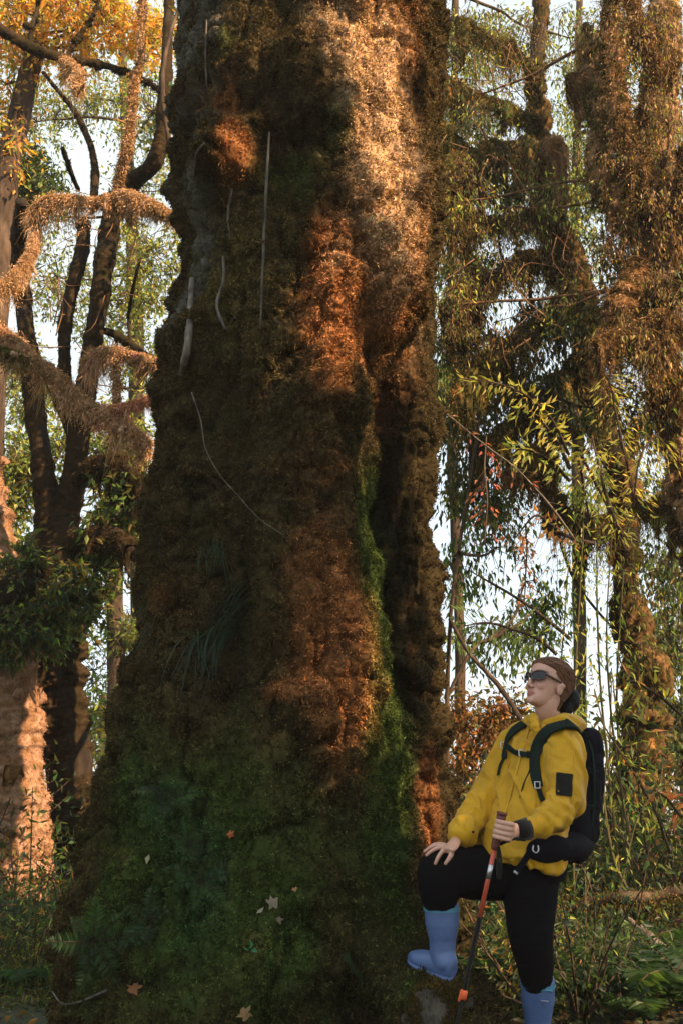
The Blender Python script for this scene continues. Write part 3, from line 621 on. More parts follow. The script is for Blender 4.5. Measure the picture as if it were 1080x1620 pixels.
mossy(A, 'branch', [(58, 372, 8.2, 3.1), (44, 410, 8.1, 4.0), (20, 440, 8.0, 4.0), (-20, 462, 7.9, 4.0)], 'rustbark', 7000, .16, MOSSLIT, seed=13, gaps=-.6, thick=.8)
mossy(A, 'branch', [(-20, 545, 7.7, 3.6), (15, 555, 7.7, 2.7), (50, 565, 7.8, 1.8)], 'rustbark', 2500, .08, MOSSLIT + OLIVE, seed=14)
mossy(A, 'branch', [(152, 520, 9.4, 4.7), (182, 530, 9.5, 5.5), (205, 545, 9.6, 7.0), (232, 566, 9.0, 4.7), (200, 510, 9.6, 3.1)][:4], 'darkbark', 900, .04, MOSSDARK, thick=.35, seed=15)
mossy(A, 'branch', [(150, 315, 9.4, 6.2), (150, 270, 9.5, 5.5), (140, 225, 9.5, 4.7), (122, 185, 9.6, 3.9), (105, 160, 9.6, 3.1), (70, 115, 9, 2.3)], 'darkbark', 700, .03, MOSSDARK, thick=.35, seed=16)
mossy(A, 'branch', [(124, 300, 9.6, 3.1), (98, 235, 9, 3.1), (108, 215, 9, 2.3), (130, 200, 9, 2.3)][:2], 'darkbark', 200, .03, MOSSDARK, thick=.35, seed=17)
mossy(A, 'branch', [(205, 540, 9.6, 2.3), (204, 500, 9.6, 2.3), (212, 450, 9, 2.3), (222, 410, 9, 1.6)], 'darkbark', 200, .02, MOSSDARK, thick=.35, seed=18)
mossy(A, 'branch', [(60, 560, 9.5, 3.9), (110, 690, 9.4, 3.9), (60, 700, 9.35, 3.1)][:2], 'darkbark', 300, .03, MOSSDARK, thick=.35, seed=19)
# twiggy sprays and thin pale twigs of the same tree
mb = MB()
for k_ in range(46):
    s = RNG.integers(0, 5); a, b_ = [(60, 470), (150, 430), (80, 560), (200, 330), (200, 600)][s]; a += RNG.normal() * 45; b_ += RNG.normal() * 45; Y_ = 7.9 + RNG.random() * .5
    p0 = P(a, b_, Y_); p1 = p0 + Vector((RNG.normal() * .22, RNG.normal() * .1, RNG.normal() * .22)); pm = (p0 + p1) / 2 + Vector(RNG.normal(size=3) * .05)
    tube(mb, catmull(np.array([p0, pm, p1]), 8), np.linspace(.006, .002, 8), 4)
mb.build('twigs', M['rustbark'], A)
# mossy mass and epiphytes in the fork
ml, mt_ = MB(), MB()
crown(ml, mt_, [(40, 980, 60, 55, 8.1, 34), (110, 950, 60, 40, 8.2, 16), (170, 860, 34, 40, 8.3, 14), (190, 800, 30, 50, 8.2, 12), (30, 900, 34, 40, 8.2, 12), (150, 910, 50, 30, 8.3, 12)], .075, OLIVE + DARK + GREEN, [np.array(P(84, 900, 8.5))], per=60, clump=.12)
cr = ml.build('foliage', M['leaf'], A, False); mt_.build('twigs', M['darkbark'], cr)
mossy(A, 'branch', [(110, 860, 8.4, 12), (150, 850, 8.2, 15), (185, 850, 8.1, 12), (208, 872, 8.0, 8)], 'darkbark', 7000, .22, OLIVE + MOSSBROWN + MOSSDARK, seed=20, gaps=-.5)
mossy(A, 'branch', [(120, 760, 8.4, 8), (165, 730, 8.2, 9), (205, 745, 8.1, 8), (225, 790, 8.0, 5)], 'darkbark', 6500, .22, OLIVE + MOSSBROWN + YGREEN[:2], seed=21, gaps=-.5)
mossy(A, 'branch', [(60, 905, 8.3, 18), (30, 930, 8.1, 20), (-20, 960, 8.0, 20)], 'darkbark', 9000, .25, OLIVE + DARK + MOSSBROWN, seed=22, gaps=-.6)
# overhead bough entering from the left
mossy(A, 'branch', [(-60, 20, 8.2, 9), (0, 46, 8.2, 8), (45, 72, 8.3, 7), (100, 92, 8.4, 6), (150, 100, 8.5, 5), (210, 118, 8.5, 4), (262, 146, 8.4, 3)], 'darkbark', 900, .04, MOSSDARK, seed=23)
mossy(A, 'branch', [(104, 94, 8.4, 2), (116, 104, 8.2, 3), (128, 116, 8.1, 2.4), (122, 140, 8.0, 1)], 'rustbark', 3600, .15, MOSSLIT, seed=24, gaps=-.7)
mossy(A, 'branch', [(48, 72, 8.3, 4), (52, 40, 8.3, 3), (60, 10, 8.4, 3), (62, -40, 8.4, 2)], 'darkbark', 100, .02, MOSSDARK, seed=25)
mossy(A, 'branch', [(108, 88, 8.4, 3), (125, 55, 8.4, 3), (145, 25, 8.4, 2), (170, -30, 8.4, 2)], 'darkbark', 100, .02, MOSSDARK, seed=26)

# ------------------------------------------------------------------ sunlit leaning trunk at the left edge
B_ = thing('sunlit_mossy_tree', 'sunlit pinkish trunk coated in short moss at the left edge of the photo', 'tree', tuple(P(40, 1600, 8.8)))
mossy(B_, 'trunk', [(52, 1680, 8.8, 46), (44, 1600, 8.8, 40), (40, 1520, 8.8, 38), (34, 1420, 8.8, 40), (30, 1330, 8.8, 42), (24, 1240, 8.8, 42), (16, 1150, 8.8, 44), (10, 1060, 8.8, 44), (-4, 960, 8.8, 44), (-30, 840, 8.8, 42), (-60, 700, 8.8, 40), (-90, 500, 8.8, 36)],
      'rustbark', 60000, .05, [(.30, .17, .10), (.36, .21, .13), (.24, .13, .06), (.42, .26, .17), (.16, .085, .03)], W=.008, sides=40, rough=.22, seed=31, gaps=-.9, thick=.55)
mossy(B_, 'branch', [(-20, 1000, 8.5, 20), (20, 1010, 8.3, 22), (60, 990, 8.3, 14), (100, 950, 8.3, 6)], 'darkbark', 9000, .16, OLIVE + DARK + GREEN, seed=32, gaps=-.8)
ml, mt_ = MB(), MB()
crown(ml, mt_, [(30, 985, 55, 38, 8.3, 34), (95, 1000, 26, 26, 8.5, 10), (20, 870, 24, 24, 8.8, 6)], .06, GREEN + DARK + [(.05, .10, .04)], [np.array(P(10, 1000, 8.5))], per=60, clump=.10)
cr = ml.build('foliage', M['leaf'], B_, False); mt_.build('twigs', M['darkbark'], cr)
# ------------------------------------------------------------------ right hand mossy trees
Cc_ = thing('drooping_mossy_tree', 'mossy tree with drooping dark boughs just right of the giant trunk', 'tree', tuple(P(1010, 1400, 9.4)))
mo_args = dict(W=.012)
mossy(Cc_, 'trunk', [(1030, 1420, 9.6, 24.5), (1018, 1250, 9.6, 28.8), (1022, 1150, 9.6, 31.7), (1020, 1050, 9.6, 25.9), (1000, 960, 9.6, 18.7), (990, 880, 9.6, 17.3), (986, 800, 9.6, 18.7), (975, 720, 9.6, 20.2), (955, 640, 9.6, 20.2), (932, 560, 9.6, 18.7), (910, 480, 9.6, 17.3), (888, 400, 9.6, 18.7), (868, 330, 9.6, 20.2), (852, 260, 9.6, 18.7), (850, 180, 9.7, 13.0), (852, 90, 9.8, 10.1), (850, -60, 9.9, 8.6)],
      'darkbark', 26000, .12, MOSSBROWN + MOSSDARK + [(.30, .16, .05)], sides=18, seed=41, wob=.11, gaps=-.3, W=.010)
boughs = [([(858, 270, 9.5, 11.5), (820, 235, 9.3, 9.4), (770, 245, 9.1, 7.9), (720, 260, 8.9, 8), (680, 270, 8.7, 6)], MOSSBROWN + OLIVE),
          ([(868, 330, 9.5, 10.8), (825, 345, 9.2, 8.6), (780, 350, 9.0, 7.2), (730, 350, 8.8, 8), (680, 362, 8.6, 6)], MOSSBROWN + OLIVE),
          ([(880, 400, 9.5, 10.1), (830, 410, 9.2, 7.9), (790, 430, 9.0, 7.2), (745, 460, 8.9, 9), (700, 500, 8.8, 6)], MOSSBROWN + MOSSDARK),
          ([(850, 200, 9.6, 8.6), (800, 170, 9.5, 7.2), (750, 150, 9.4, 5.0), (700, 130, 9.3, 3.6)], OLIVE + MOSSDARK),
          ([(852, 120, 9.7, 7.2), (810, 80, 9.6, 5.8), (770, 60, 9.5, 4.3), (720, 30, 9.4, 2.9)], OLIVE + MOSSDARK),
          ([(905, 480, 9.5, 8.6), (860, 500, 9.3, 7.9), (810, 540, 9.2, 7.2), (760, 580, 9.0, 5.8), (710, 630, 8.9, 5)], MOSSDARK + OLIVE),
          ([(930, 560, 9.6, 10.1), (880, 610, 9.5, 8.6), (830, 640, 9.4, 7.2), (790, 690, 9.3, 5.8), (745, 700, 9.2, 3.6)], MOSSDARK + OLIVE),
          ([(980, 830, 9.6, 8.6), (930, 830, 9.4, 10.1), (880, 800, 9.2, 8.6), (860, 740, 9.1, 5.8), (868, 700, 9.1, 4.3)], MOSSBROWN + MOSSDARK),
          ([(850, 250, 9.5, 7.2), (890, 225, 9.4, 6.5), (930, 135, 9.4, 5.8), (985, 130, 9.4, 5.0)][:2], MOSSLIT),
          ([(760, 250, 9.1, 4.3), (715, 225, 9.0, 3.6), (690, 190, 9.0, 2.9)], OLIVE),
          ([(868, 700, 9.1, 4.3), (830, 720, 9.0, 3.6), (800, 760, 9.0, 2.9)], MOSSBROWN)]
for k_, (l, cl) in enumerate(boughs): mossy(Cc_, 'bough', l, 'darkbark', 9000, .34, cl + [(.30, .15, .045)], seed=50 + k_, gaps=-.35, W=.011, thick=1.8, down=1.3)
ml, mt_ = MB(), MB()
nd = [np.array(P(a, b_, 9.2)) for a, b_ in ((850, 260), (820, 345), (800, 430), (820, 540), (860, 620), (760, 250), (740, 460), (850, 100), (900, 450), (760, 590))]
crown(ml, mt_, [(740, 520, 70, 60, 9.3, 20), (820, 590, 60, 60, 9.5, 22), (740, 640, 60, 50, 9.4, 16), (860, 500, 40, 60, 9.4, 16), (770, 740, 80, 50, 9.6, 16), (880, 640, 36, 60, 9.4, 18), (740, 410, 60, 40, 9.3, 12), (800, 300, 60, 40, 9.4, 10), (750, 200, 70, 50, 9.6, 12), (780, 840, 70, 60, 10, 5)],
      .075, DARK + DARK + OLIVE, nd, per=70, clump=.24, droop=1.6, aspect=.34)
cr = ml.build('foliage', M['leaf'], Cc_, False); mt_.build('twigs', M['darkbark'], cr)

D_ = thing('ragged_mossy_tree', 'huge ragged tree shaggy with orange moss in the upper right corner', 'tree', tuple(P(1075, 1380, 8.4)))
mossy(D_, 'trunk', [(1120, 1420, 8.6, 25.2), (1120, 1150, 8.6, 25.2), (1110, 900, 8.6, 26.6), (1080, 720, 8.6, 23.7), (1052, 600, 8.6, 22.2), (1036, 480, 8.6, 22.2), (1030, 380, 8.6, 23.7), (1034, 280, 8.6, 23.7), (1040, 180, 8.6, 22.2), (1046, 80, 8.6, 20.7), (1050, -60, 8.6, 19.2)],
      'darkbark', 34000, .16, MOSSBROWN + MOSSLIT, sides=20, seed=71, wob=.11, gaps=-.35, W=.010, rough=.4)
for k_, (l, n_, cl) in enumerate([([(1020, 300, 8.4, 16.3), (985, 220, 8.2, 11.8), (968, 140, 8.1, 9.6), (962, 60, 8.1, 8.1), (966, -60, 8, 7.4)], 9000, MOSSBROWN + MOSSLIT[:2] + MOSSDARK + [(.34, .22, .07)]),
        ([(1010, 420, 8.4, 16.3), (985, 470, 8.2, 13.3), (970, 520, 8.1, 10.4), (965, 570, 8.1, 7.4)], 9000, MOSSBROWN + MOSSLIT[:2] + MOSSBROWN),
        ([(1060, 360, 8.4, 14.8), (1075, 300, 8.2, 13.3), (1100, 220, 8.1, 10.4)], 6000, MOSSLIT[:2] + MOSSBROWN),
        ([(1000, 350, 8.5, 13.3), (960, 300, 8.4, 11.1), (945, 240, 8.4, 8.9), (950, 180, 8.4, 7.4), (930, 120, 8.4, 5.9), (925, 40, 8.5, 4.4)], 8000, MOSSLIT + OLIVE),
        ([(1110, 545, 8.0, 8.9), (1040, 515, 7.9, 11), (990, 530, 7.9, 8), (940, 548, 7.8, 4)], 9000, MOSSBROWN + MOSSLIT[:2] + MOSSBROWN),
        ([(960, 135, 8.4, 5.9), (925, 128, 8.4, 5.2), (895, 132, 8.4, 3.7)], 3000, MOSSLIT[:2] + MOSSBROWN),
        ([(1070, 110, 8.3, 10.4), (1020, 60, 8.2, 7.4), (1000, 10, 8.2, 5.9), (985, -50, 8.2, 4.4)], 6000, MOSSLIT[:2] + MOSSBROWN),
        ([(1020, 540, 8.3, 11.8), (1040, 470, 8.1, 8.9), (1090, 440, 8, 7.4)], 5000, MOSSBROWN + MOSSDARK),
        ([(1030, 650, 8.6, 10.4), (1060, 610, 8.4, 8.9), (1100, 580, 8.3, 7.4)], 5000, MOSSBROWN),
        ([(1080, 850, 8.8, 5.9), (1050, 800, 8.8, 5.2), (1020, 800, 8.9, 3.7), (1000, 790, 9, 4)], 2600, MOSSBROWN + YGREEN[:1])]):
    mossy(D_, 'bough', l, 'darkbark', n_ * 2, .34, cl, seed=80 + k_, gaps=-.45, W=.010, thick=.8)
mb = MB()
for k_ in range(170):     # tangled bare twigs
    a = 690 + 400 * RNG.random(); b_ = 40 + 560 * RNG.random(); Y_ = 8.0 + RNG.random() * 1.2; p0 = P(a, b_, Y_)
    p1 = p0 + Vector((RNG.normal() * .3, RNG.normal() * .12, RNG.normal() * .3)); pm = (p0 + p1) / 2 + Vector(RNG.normal(size=3) * .11)
    tube(mb, catmull(np.array([p0, pm, p1]), 7), np.linspace(.005, .0015, 7), 4)
mb.build('twigs', M['rustbark'], D_)
ml, mt_ = MB(), MB()
nd = [np.array(P(a, b_, 8.4)) for a, b_ in ((1030, 300), (1030, 450), (1050, 600), (1080, 720), (970, 200), (960, 60))]
crown(ml, mt_, [(1000, 640, 50, 60, 8.4, 14), (1050, 560, 50, 60, 8.5, 16), (1060, 320, 60, 80, 8.6, 12), (980, 400, 40, 60, 8.8, 12), (1050, 400, 50, 60, 8.9, 14), (1060, 150, 50, 80, 8.8, 14), (990, 250, 40, 80, 8.9, 14), (1000, 50, 60, 60, 8.9, 14), (960, 480, 40, 50, 8.7, 12)], .065, OLIVE + DARK + [(.3, .2, .06)], nd, per=60, clump=.2, droop=1.2, aspect=.36)
cr = ml.build('foliage', M['leaf'], D_, False); mt_.build('twigs', M['darkbark'], cr)

ml, mt_ = MB(), MB()
crown(ml, mt_, [(760, 150, 70, 60, 8.9, 12), (800, 330, 60, 60, 8.8, 10), (930, 330, 50, 90, 8.6, 14), (900, 480, 50, 60, 8.6, 10), (980, 120, 60, 70, 8.4, 12), (1050, 250, 40, 80, 8.2, 10), (1000, 560, 50, 60, 8.1, 12), (740, 320, 40, 50, 8.7, 8), (720, 480, 30, 60, 8.7, 8), (1050, 460, 40, 50, 8.1, 8)], .06, YGREEN + OLIVE + GREEN, nd, per=26, clump=.17, droop=.9, aspect=.3)
cr = ml.build('foliage', M['leaf'], D_, False); mt_.build('twigs', M['rustbark'], cr)

ml, mt_ = MB(), MB()
crown(ml, mt_, [(960, 80, 60, 80, 8.2, 22), (1040, 60, 50, 90, 8.2, 22), (1060, 200, 50, 90, 8.1, 22), (970, 230, 50, 70, 8.3, 18), (1040, 340, 50, 70, 8.2, 20), (960, 380, 50, 60, 8.4, 14), (1050, 480, 50, 60, 8.0, 18), (980, 520, 50, 40, 7.9, 14), (1040, 560, 50, 40, 7.9, 12)], .045, MOSSLIT[1:] + MOSSBROWN + [(.30, .24, .07), (.2, .17, .04)] + YGREEN[2:3] + OLIVE, nd, per=34, clump=.15, droop=1.6, aspect=.3)
cr = ml.build('moss_lace', M['leaf'], D_, False); mt_.build('twigs', M['rustbark'], cr)
ml, mt_ = MB(), MB(); nd = [np.array(P(a_, b_, 9.2)) for a_, b_ in ((850, 260), (820, 345), (800, 430), (820, 540), (860, 620), (760, 250), (740, 460), (850, 100), (900, 450), (760, 590))]
crown(ml, mt_, [(840, 60, 30, 60, 9.2, 10), (800, 240, 60, 30, 8.9, 14), (730, 270, 40, 30, 8.7, 10), (790, 350, 60, 30, 8.7, 14), (720, 365, 40, 30, 8.6, 10), (780, 430, 60, 30, 8.7, 14), (720, 500, 40, 40, 8.6, 10), (860, 300, 40, 40, 9.0, 12), (890, 420, 40, 50, 9.1, 12), (800, 540, 60, 30, 8.9, 12), (960, 640, 40, 50, 9.1, 12), (860, 740, 40, 30, 9.0, 10), (930, 820, 40, 30, 9.1, 10), (1000, 900, 30, 50, 9.2, 10), (1010, 1050, 40, 60, 9.2, 12)], .045, MOSSBROWN + OLIVE + YGREEN[2:3] + [(.2, .16, .05)], nd, per=34, clump=.14, droop=1.6, aspect=.3)
cr = ml.build('moss_lace', M['leaf'], Cc_, False); mt_.build('twigs', M['darkbark'], cr)

# ------------------------------------------------------------------ forest behind
G1 = 'leafy trees of the forest behind'
plain_tree('autumn_tree', 'golden yellow leaved tree in the top left corner behind the forked tree', [(-40, 1400, 12, 30), (-30, 800, 12, 26), (10, 300, 12, 20), (60, 60, 12, 14), (80, -80, 12, 8)],
  [(40, 20, 90, 60, 11.5, 60), (160, 20, 110, 40, 11.5, 60), (240, 60, 40, 60, 12, 22), (60, -50, 140, 50, 12, 40), (10, 130, 50, 50, 12, 18), (130, 70, 80, 40, 12, 26), (10, 230, 40, 50, 12, 10)], .09, GOLD + GOLD + YGREEN, per=42, clump=.22, group=G1, twig_r=.008)
plain_tree('pale_leaved_tree', 'airy pale green tree seen through the arms of the forked tree', [(230, 1400, 17, 18), (220, 900, 17, 16), (215, 500, 17, 12), (200, 200, 17, 9), (190, 0, 17, 6)],
  [(240, 180, 60, 90, 16, 44), (150, 160, 60, 60, 17, 26), (60, 190, 60, 60, 17, 26), (235, 560, 50, 50, 16, 26), (150, 480, 50, 80, 17, 20), (240, 390, 60, 70, 16, 44), (210, 480, 50, 60, 16, 34), (90, 440, 60, 80, 17, 34), (20, 610, 40, 90, 16, 34), (230, 290, 50, 50, 17, 18), (30, 330, 50, 40, 17, 16)], .10, YGREEN + GREEN + OLIVE, per=44, clump=.30, group=G1, twig_r=.009)
plain_tree('leafy_tree', 'dark green leaved tree low behind the mossy arm at far left', [(-30, 1400, 13, 20), (-10, 700, 13, 16), (10, 350, 13, 10)],
  [(30, 270, 50, 50, 12.5, 40), (70, 290, 40, 40, 12.5, 22), (5, 200, 30, 40, 12.5, 10)], .09, GREEN + DARK, per=60, clump=.2, group=G1, twig_r=.008)
plain_tree('leafy_tree', 'olive leaved tree filling the gap between forked tree and giant trunk', [(190, 1500, 14, 16), (185, 1100, 14, 14), (180, 800, 14, 12), (180, 650, 14, 8)],
  [(190, 700, 50, 60, 13.5, 60), (190, 810, 40, 50, 13.5, 50), (20, 750, 40, 70, 13.5, 50), (10, 870, 40, 50, 13.5, 34), (90, 720, 40, 60, 13.5, 24), (200, 1010, 34, 50, 14, 18), (150, 1130, 40, 40, 14, 12), (200, 1150, 30, 60, 13.5, 14), (60, 620, 30, 40, 14, 16)], .10, YGREEN[:3] + OLIVE + GREEN, per=46, clump=.26, group=G1, twig_r=.009)
plain_tree('leafy_tree', 'hazy small leaved tree low between the dark slanting trunk and giant trunk', [(170, 1500, 18, 12), (165, 1250, 18, 10), (165, 1100, 18, 7)],
  [(150, 1060, 60, 60, 17, 24), (130, 1180, 40, 60, 17, 18), (140, 1280, 40, 40, 17, 20), (90, 1420, 40, 70, 17, 22)], .10, GREEN + DARK + OLIVE, per=36, clump=.3, group=G1, twig_r=.008)
plain_tree('hanging_leaf_tree', 'green tree with hanging leaves beside the top right edge of giant trunk', [(730, 1350, 12, 9), (725, 1000, 12, 8), (715, 700, 12, 8), (715, 300, 12, 8), (720, -60, 12, 5)],
  [(730, 60, 60, 70, 12, 44), (800, 60, 60, 60, 12.5, 22), (730, 180, 60, 60, 12, 30), (790, 260, 60, 60, 12.5, 16), (720, 310, 50, 60, 12, 26), (900, 60, 50, 60, 13, 14), (740, 430, 60, 50, 12.5, 30), (700, 600, 30, 80, 12, 30)], .08, GREEN + YGREEN[:2] + OLIVE, per=58, clump=.26, droop=1.2, aspect=.36, group=G1, twig_r=.008)
plain_tree('hanging_leaf_tree', 'light green tree seen between the two shaggy trees at right', [(920, 1400, 14, 12), (915, 900, 14, 10), (910, 400, 14, 8), (915, 0, 14, 5)],
  [(910, 170, 50, 70, 14, 14), (920, 290, 40, 60, 14, 36), (905, 400, 40, 60, 14, 30), (980, 60, 60, 70, 14, 26), (1050, 200, 60, 90, 14, 24), (940, 760, 50, 50, 14, 20)], .085, GREEN + YGREEN, per=58, clump=.28, droop=1.1, aspect=.36, group=G1, twig_r=.008)
plain_tree('hanging_leaf_tree', 'dark green tree at the right edge below the shaggy tree', [(1090, 1400, 13, 18), (1090, 1000, 13, 14), (1085, 700, 13, 10)],
  [(1060, 640, 50, 60, 12.5, 40), (1050, 780, 50, 50, 12.5, 16), (1060, 900, 50, 60, 12.5, 26), (1050, 1010, 50, 60, 12.5, 40), (1060, 1140, 50, 60, 12.5, 40)], .10, GREEN + DARK + OLIVE, per=44, clump=.26, droop=1.1, group=G1, twig_r=.008)
plain_tree('hanging_leaf_tree', 'thin twiggy tree with sparse hanging leaves against the pale sky', [(702, 1400, 9, 4), (706, 1150, 9, 4), (712, 980, 9, 3), (735, 800, 9, 3), (760, 640, 9, 2)],
  [(720, 880, 40, 60, 9.5, 14), (780, 870, 60, 60, 9.5, 10), (830, 920, 50, 50, 9.5, 8), (730, 1000, 40, 30, 9.5, 8), (800, 1000, 70, 40, 9.5, 24), (850, 960, 40, 50, 9.5, 14), (760, 780, 70, 40, 9.5, 20)], .085, DARK + GREEN + GREEN, per=20, clump=.18, droop=1.2, aspect=.3, group=G1, twig_r=.005,
  limbs=[[(712, 980, 9, 3), (745, 1040, 8.8, 3), (790, 1085, 8.6, 4), (830, 1150, 8.4, 4)], [(708, 1110, 9, 3), (740, 1040, 9, 3), (760, 1010, 9.1, 2)]])
plain_tree('rust_leaf_shrub', 'rust coloured leafy shrub behind the giant trunk beside the yellow jacket', [(740, 1480, 9.6, 6), (745, 1300, 9.6, 5), (750, 1180, 9.6, 4)],
  [(730, 1130, 36, 24, 9.6, 22), (790, 1120, 40, 22, 9.6, 24), (740, 1190, 36, 40, 9.6, 18), (730, 1250, 26, 40, 9.6, 12), (770, 1160, 40, 30, 9.6, 14)], .07, RUSTL + RUSTL + OLIVE, per=34, clump=.14, cat='shrub', twig_r=.005)
# ------------------------------------------------------------------ bamboo, shrubs, ferns, leafy sprays
def spray(label, lst, n, size, cols, name='leafy_branch', cat='branch', spread=.07, aspect=.28, droop=.7, mat='bark', hangs=None, clusters=None):
    """a twig carrying paired leaves; a thing of its own"""
    path, rad = pxpath(lst, None, .012, n); t_ = thing(name, label, cat, tuple(path[0]))
    mb = MB(); tube(mb, path, rad, 6, (1, 1, 1), .15, True)
    q = RNG.integers(1, len(path) - 1, n); T = unit(np.gradient(path, axis=0)); side = unit(np.cross(T[q], np.array([0, -1.0, .2])))
    sg = np.where(RNG.random(n) < .5, -1, 1)[:, None]; d = unit(T[q] * .5 + side * sg * .9 + np.array([0, 0, -droop]) + rdir(n) * .5)
    p0 = path[q]; pp = p0 + d * (RNG.random((n, 1)) * spread)
    for a, b_ in zip(p0[::2], pp[::2]): tube(mb, np.array([a, b_]), np.array([.0022, .0015]), 3, (1, 1, 1), 0, False)
    mb.build('stem', M[mat], t_)
    ml = MB(); L = size * (.65 + .6 * RNG.random(n)); leafs(ml, pp, d, L, L * aspect, palette(cols, n, var=.2)); ml.build('leaves', M['leaf'], t_, False)
    return t_
YL = [(.34, .31, .06), (.27, .28, .05), (.22, .26, .05), (.36, .29, .07)]
spray('arching spray of sunlit yellow green leaves reaching left towards the giant trunk', [(900, 720, 7.0, 2.4), (870, 660, 6.9, 2), (830, 625, 6.8, 1.6), (780, 605, 6.8, 1.2), (728, 598, 6.8, 1)], 130, .065, YL, spread=.09)
spray('second sunlit leafy spray hanging just under the arching yellow green one', [(900, 740, 7.1, 4), (880, 700, 7.0, 3), (850, 660, 6.9, 2), (820, 640, 6.9, 2)], 70, .085, YL + YGREEN, spread=.10)
spray('pale green leafy spray over the bright gap above the hiker', [(900, 760, 7.2, 3), (870, 730, 7.1, 3), (835, 712, 7.0, 2), (815, 712, 7.0, 1)], 70, .085, YGREEN + [(.25, .33, .08)], spread=.10)
spray('thin diagonal twig carrying rust red leaves above the hiker', [(700, 650, 6.6, 1), (760, 700, 6.6, 1.2), (820, 745, 6.7, 1.4), (870, 800, 6.8, 1.8), (905, 850, 6.9, 2)], 30, .055, [(.24, .08, .04), (.28, .13, .05), (.2, .07, .04)], spread=.12, mat='palebark')
spray('twig of orange maple like leaves left of the mossy trunk', [(940, 860, 7.4, 3), (900, 850, 7.3, 3), (870, 830, 7.2, 2), (845, 815, 7.2, 2), (815, 850, 7.2, 1)], 34, .065, [(.34, .17, .06), (.38, .22, .08), (.26, .11, .05)], spread=.12, aspect=.6)
spray('sparse twig with tiny red leaves hanging against the pale sky', [(768, 690, 7.8, 1), (765, 740, 7.8, 1.5), (770, 790, 7.8, 1.5), (765, 860, 7.8, 1)], 46, .045, [(.4, .10, .08), (.45, .16, .08)], spread=.18, aspect=.5)
spray('rusty seed laden twig hanging straight down against the pale sky', [(830, 830, 8, 1.5), (832, 880, 8, 1.5), (829, 960, 8, 1)], 90, .035, [(.42, .16, .06), (.5, .22, .08)], spread=.10, aspect=.6)
spray('cluster of long yellow bamboo leaves in front of the right mossy trunk', [(1000, 790, 7.6, 3), (990, 730, 7.5, 2), (975, 660, 7.5, 1.6), (965, 610, 7.5, 1.2), (955, 590, 7.5, 1)], 130, .07, YL, spread=.18, aspect=.22, droop=1.3)
spray('arching cluster of golden bamboo leaves at the right beside the mossy trunk', [(1000, 800, 7.5, 2), (1010, 730, 7.4, 1.6), (1035, 690, 7.4, 1.2), (1060, 715, 7.4, 1)], 110, .065, YL, spread=.18, aspect=.22, droop=1.3)
spray('lower tuft of yellow green bamboo leaves against the mossy trunk', [(985, 850, 7.5, 3), (960, 790, 7.5, 3), (945, 730, 7.5, 2), (935, 690, 7.5, 1)], 170, .065, YL + YGREEN, spread=.18, aspect=.22, droop=1.3)
spray('bare dark diagonal twig crossing the bright gap above the hiker', [(900, 1010, 7.6, 3), (870, 985, 7.6, 3), (830, 955, 7.6, 2.5), (780, 925, 7.6, 2), (745, 905, 7.6, 1)], 20, .05, GREEN)
spray('leafy green twig drooping at the left of the hiker over the bright gap', [(880, 1035, 7.4, 3), (850, 1010, 7.4, 3), (810, 995, 7.4, 2), (770, 985, 7.4, 2), (735, 990, 7.4, 1)], 130, .075, [(.10, .16, .05), (.07, .12, .04), (.13, .18, .05)], spread=.16)
spray('small reddish leafed twig crossing the mossy trunk behind the backpack', [(1075, 1130, 7.6, 3), (1040, 1100, 7.5, 2), (1005, 1080, 7.5, 2), (985, 1075, 7.5, 1)], 46, .10, RUSTL + YL[:2], spread=.1, aspect=.25)
spray('dry orange leafed twig low at the right beyond the backpack', [(1075, 1290, 7.6, 3), (1055, 1265, 7.5, 2), (1035, 1250, 7.5, 1)], 24, .085, [(.5, .2, .09), (.42, .16, .06)], spread=.08, aspect=.4)

# vines and bamboo stems
lab = ['slender upright bamboo stem behind the hiker, nearest to her ponytail', 'slender bamboo stem rising just right of the backpack', 'leaning bamboo stem crossing right of the backpack', 'tall bamboo stem in front of the right mossy trunk',
       'thin bamboo stem at the right edge of the bright gap', 'short bamboo stem low beside the mossy log', 'slim grey stem right of the backpack hip pocket', 'bent bamboo stem between backpack and right edge']
bl = [[(905, 1420, 6.6, 3), (905, 1200, 6.6, 3), (910, 1050, 6.6, 2.6), (918, 900, 6.6, 2), (925, 760, 6.6, 1)], [(985, 1460, 6.9, 3.4), (965, 1250, 6.9, 3), (950, 1100, 6.9, 2.6), (943, 930, 6.9, 2), (945, 780, 6.9, 1)],
      [(1010, 1440, 7.2, 3), (985, 1270, 7.2, 3), (965, 1130, 7.2, 2.6), (958, 1000, 7.2, 2), (968, 850, 7.2, 1)], [(1000, 1480, 7.6, 3), (985, 1300, 7.6, 3), (975, 1100, 7.6, 2.4), (985, 900, 7.6, 1.6)],
      [(880, 1300, 7.9, 2.4), (884, 1100, 7.9, 2), (893, 960, 7.9, 1.6), (905, 830, 7.9, 1)], [(900, 1600, 6.4, 2.6), (905, 1500, 6.4, 2), (910, 1400, 6.4, 1.6), (930, 1330, 6.4, 1)],
      [(1000, 1420, 6.5, 4), (970, 1360, 6.5, 4), (955, 1260, 6.5, 3), (960, 1180, 6.5, 2), (940, 1090, 6.5, 1.4)], [(950, 1520, 6.2, 2.4), (985, 1380, 6.2, 2), (1010, 1290, 6.2, 1.8), (1050, 1240, 6.2, 1.2)]]
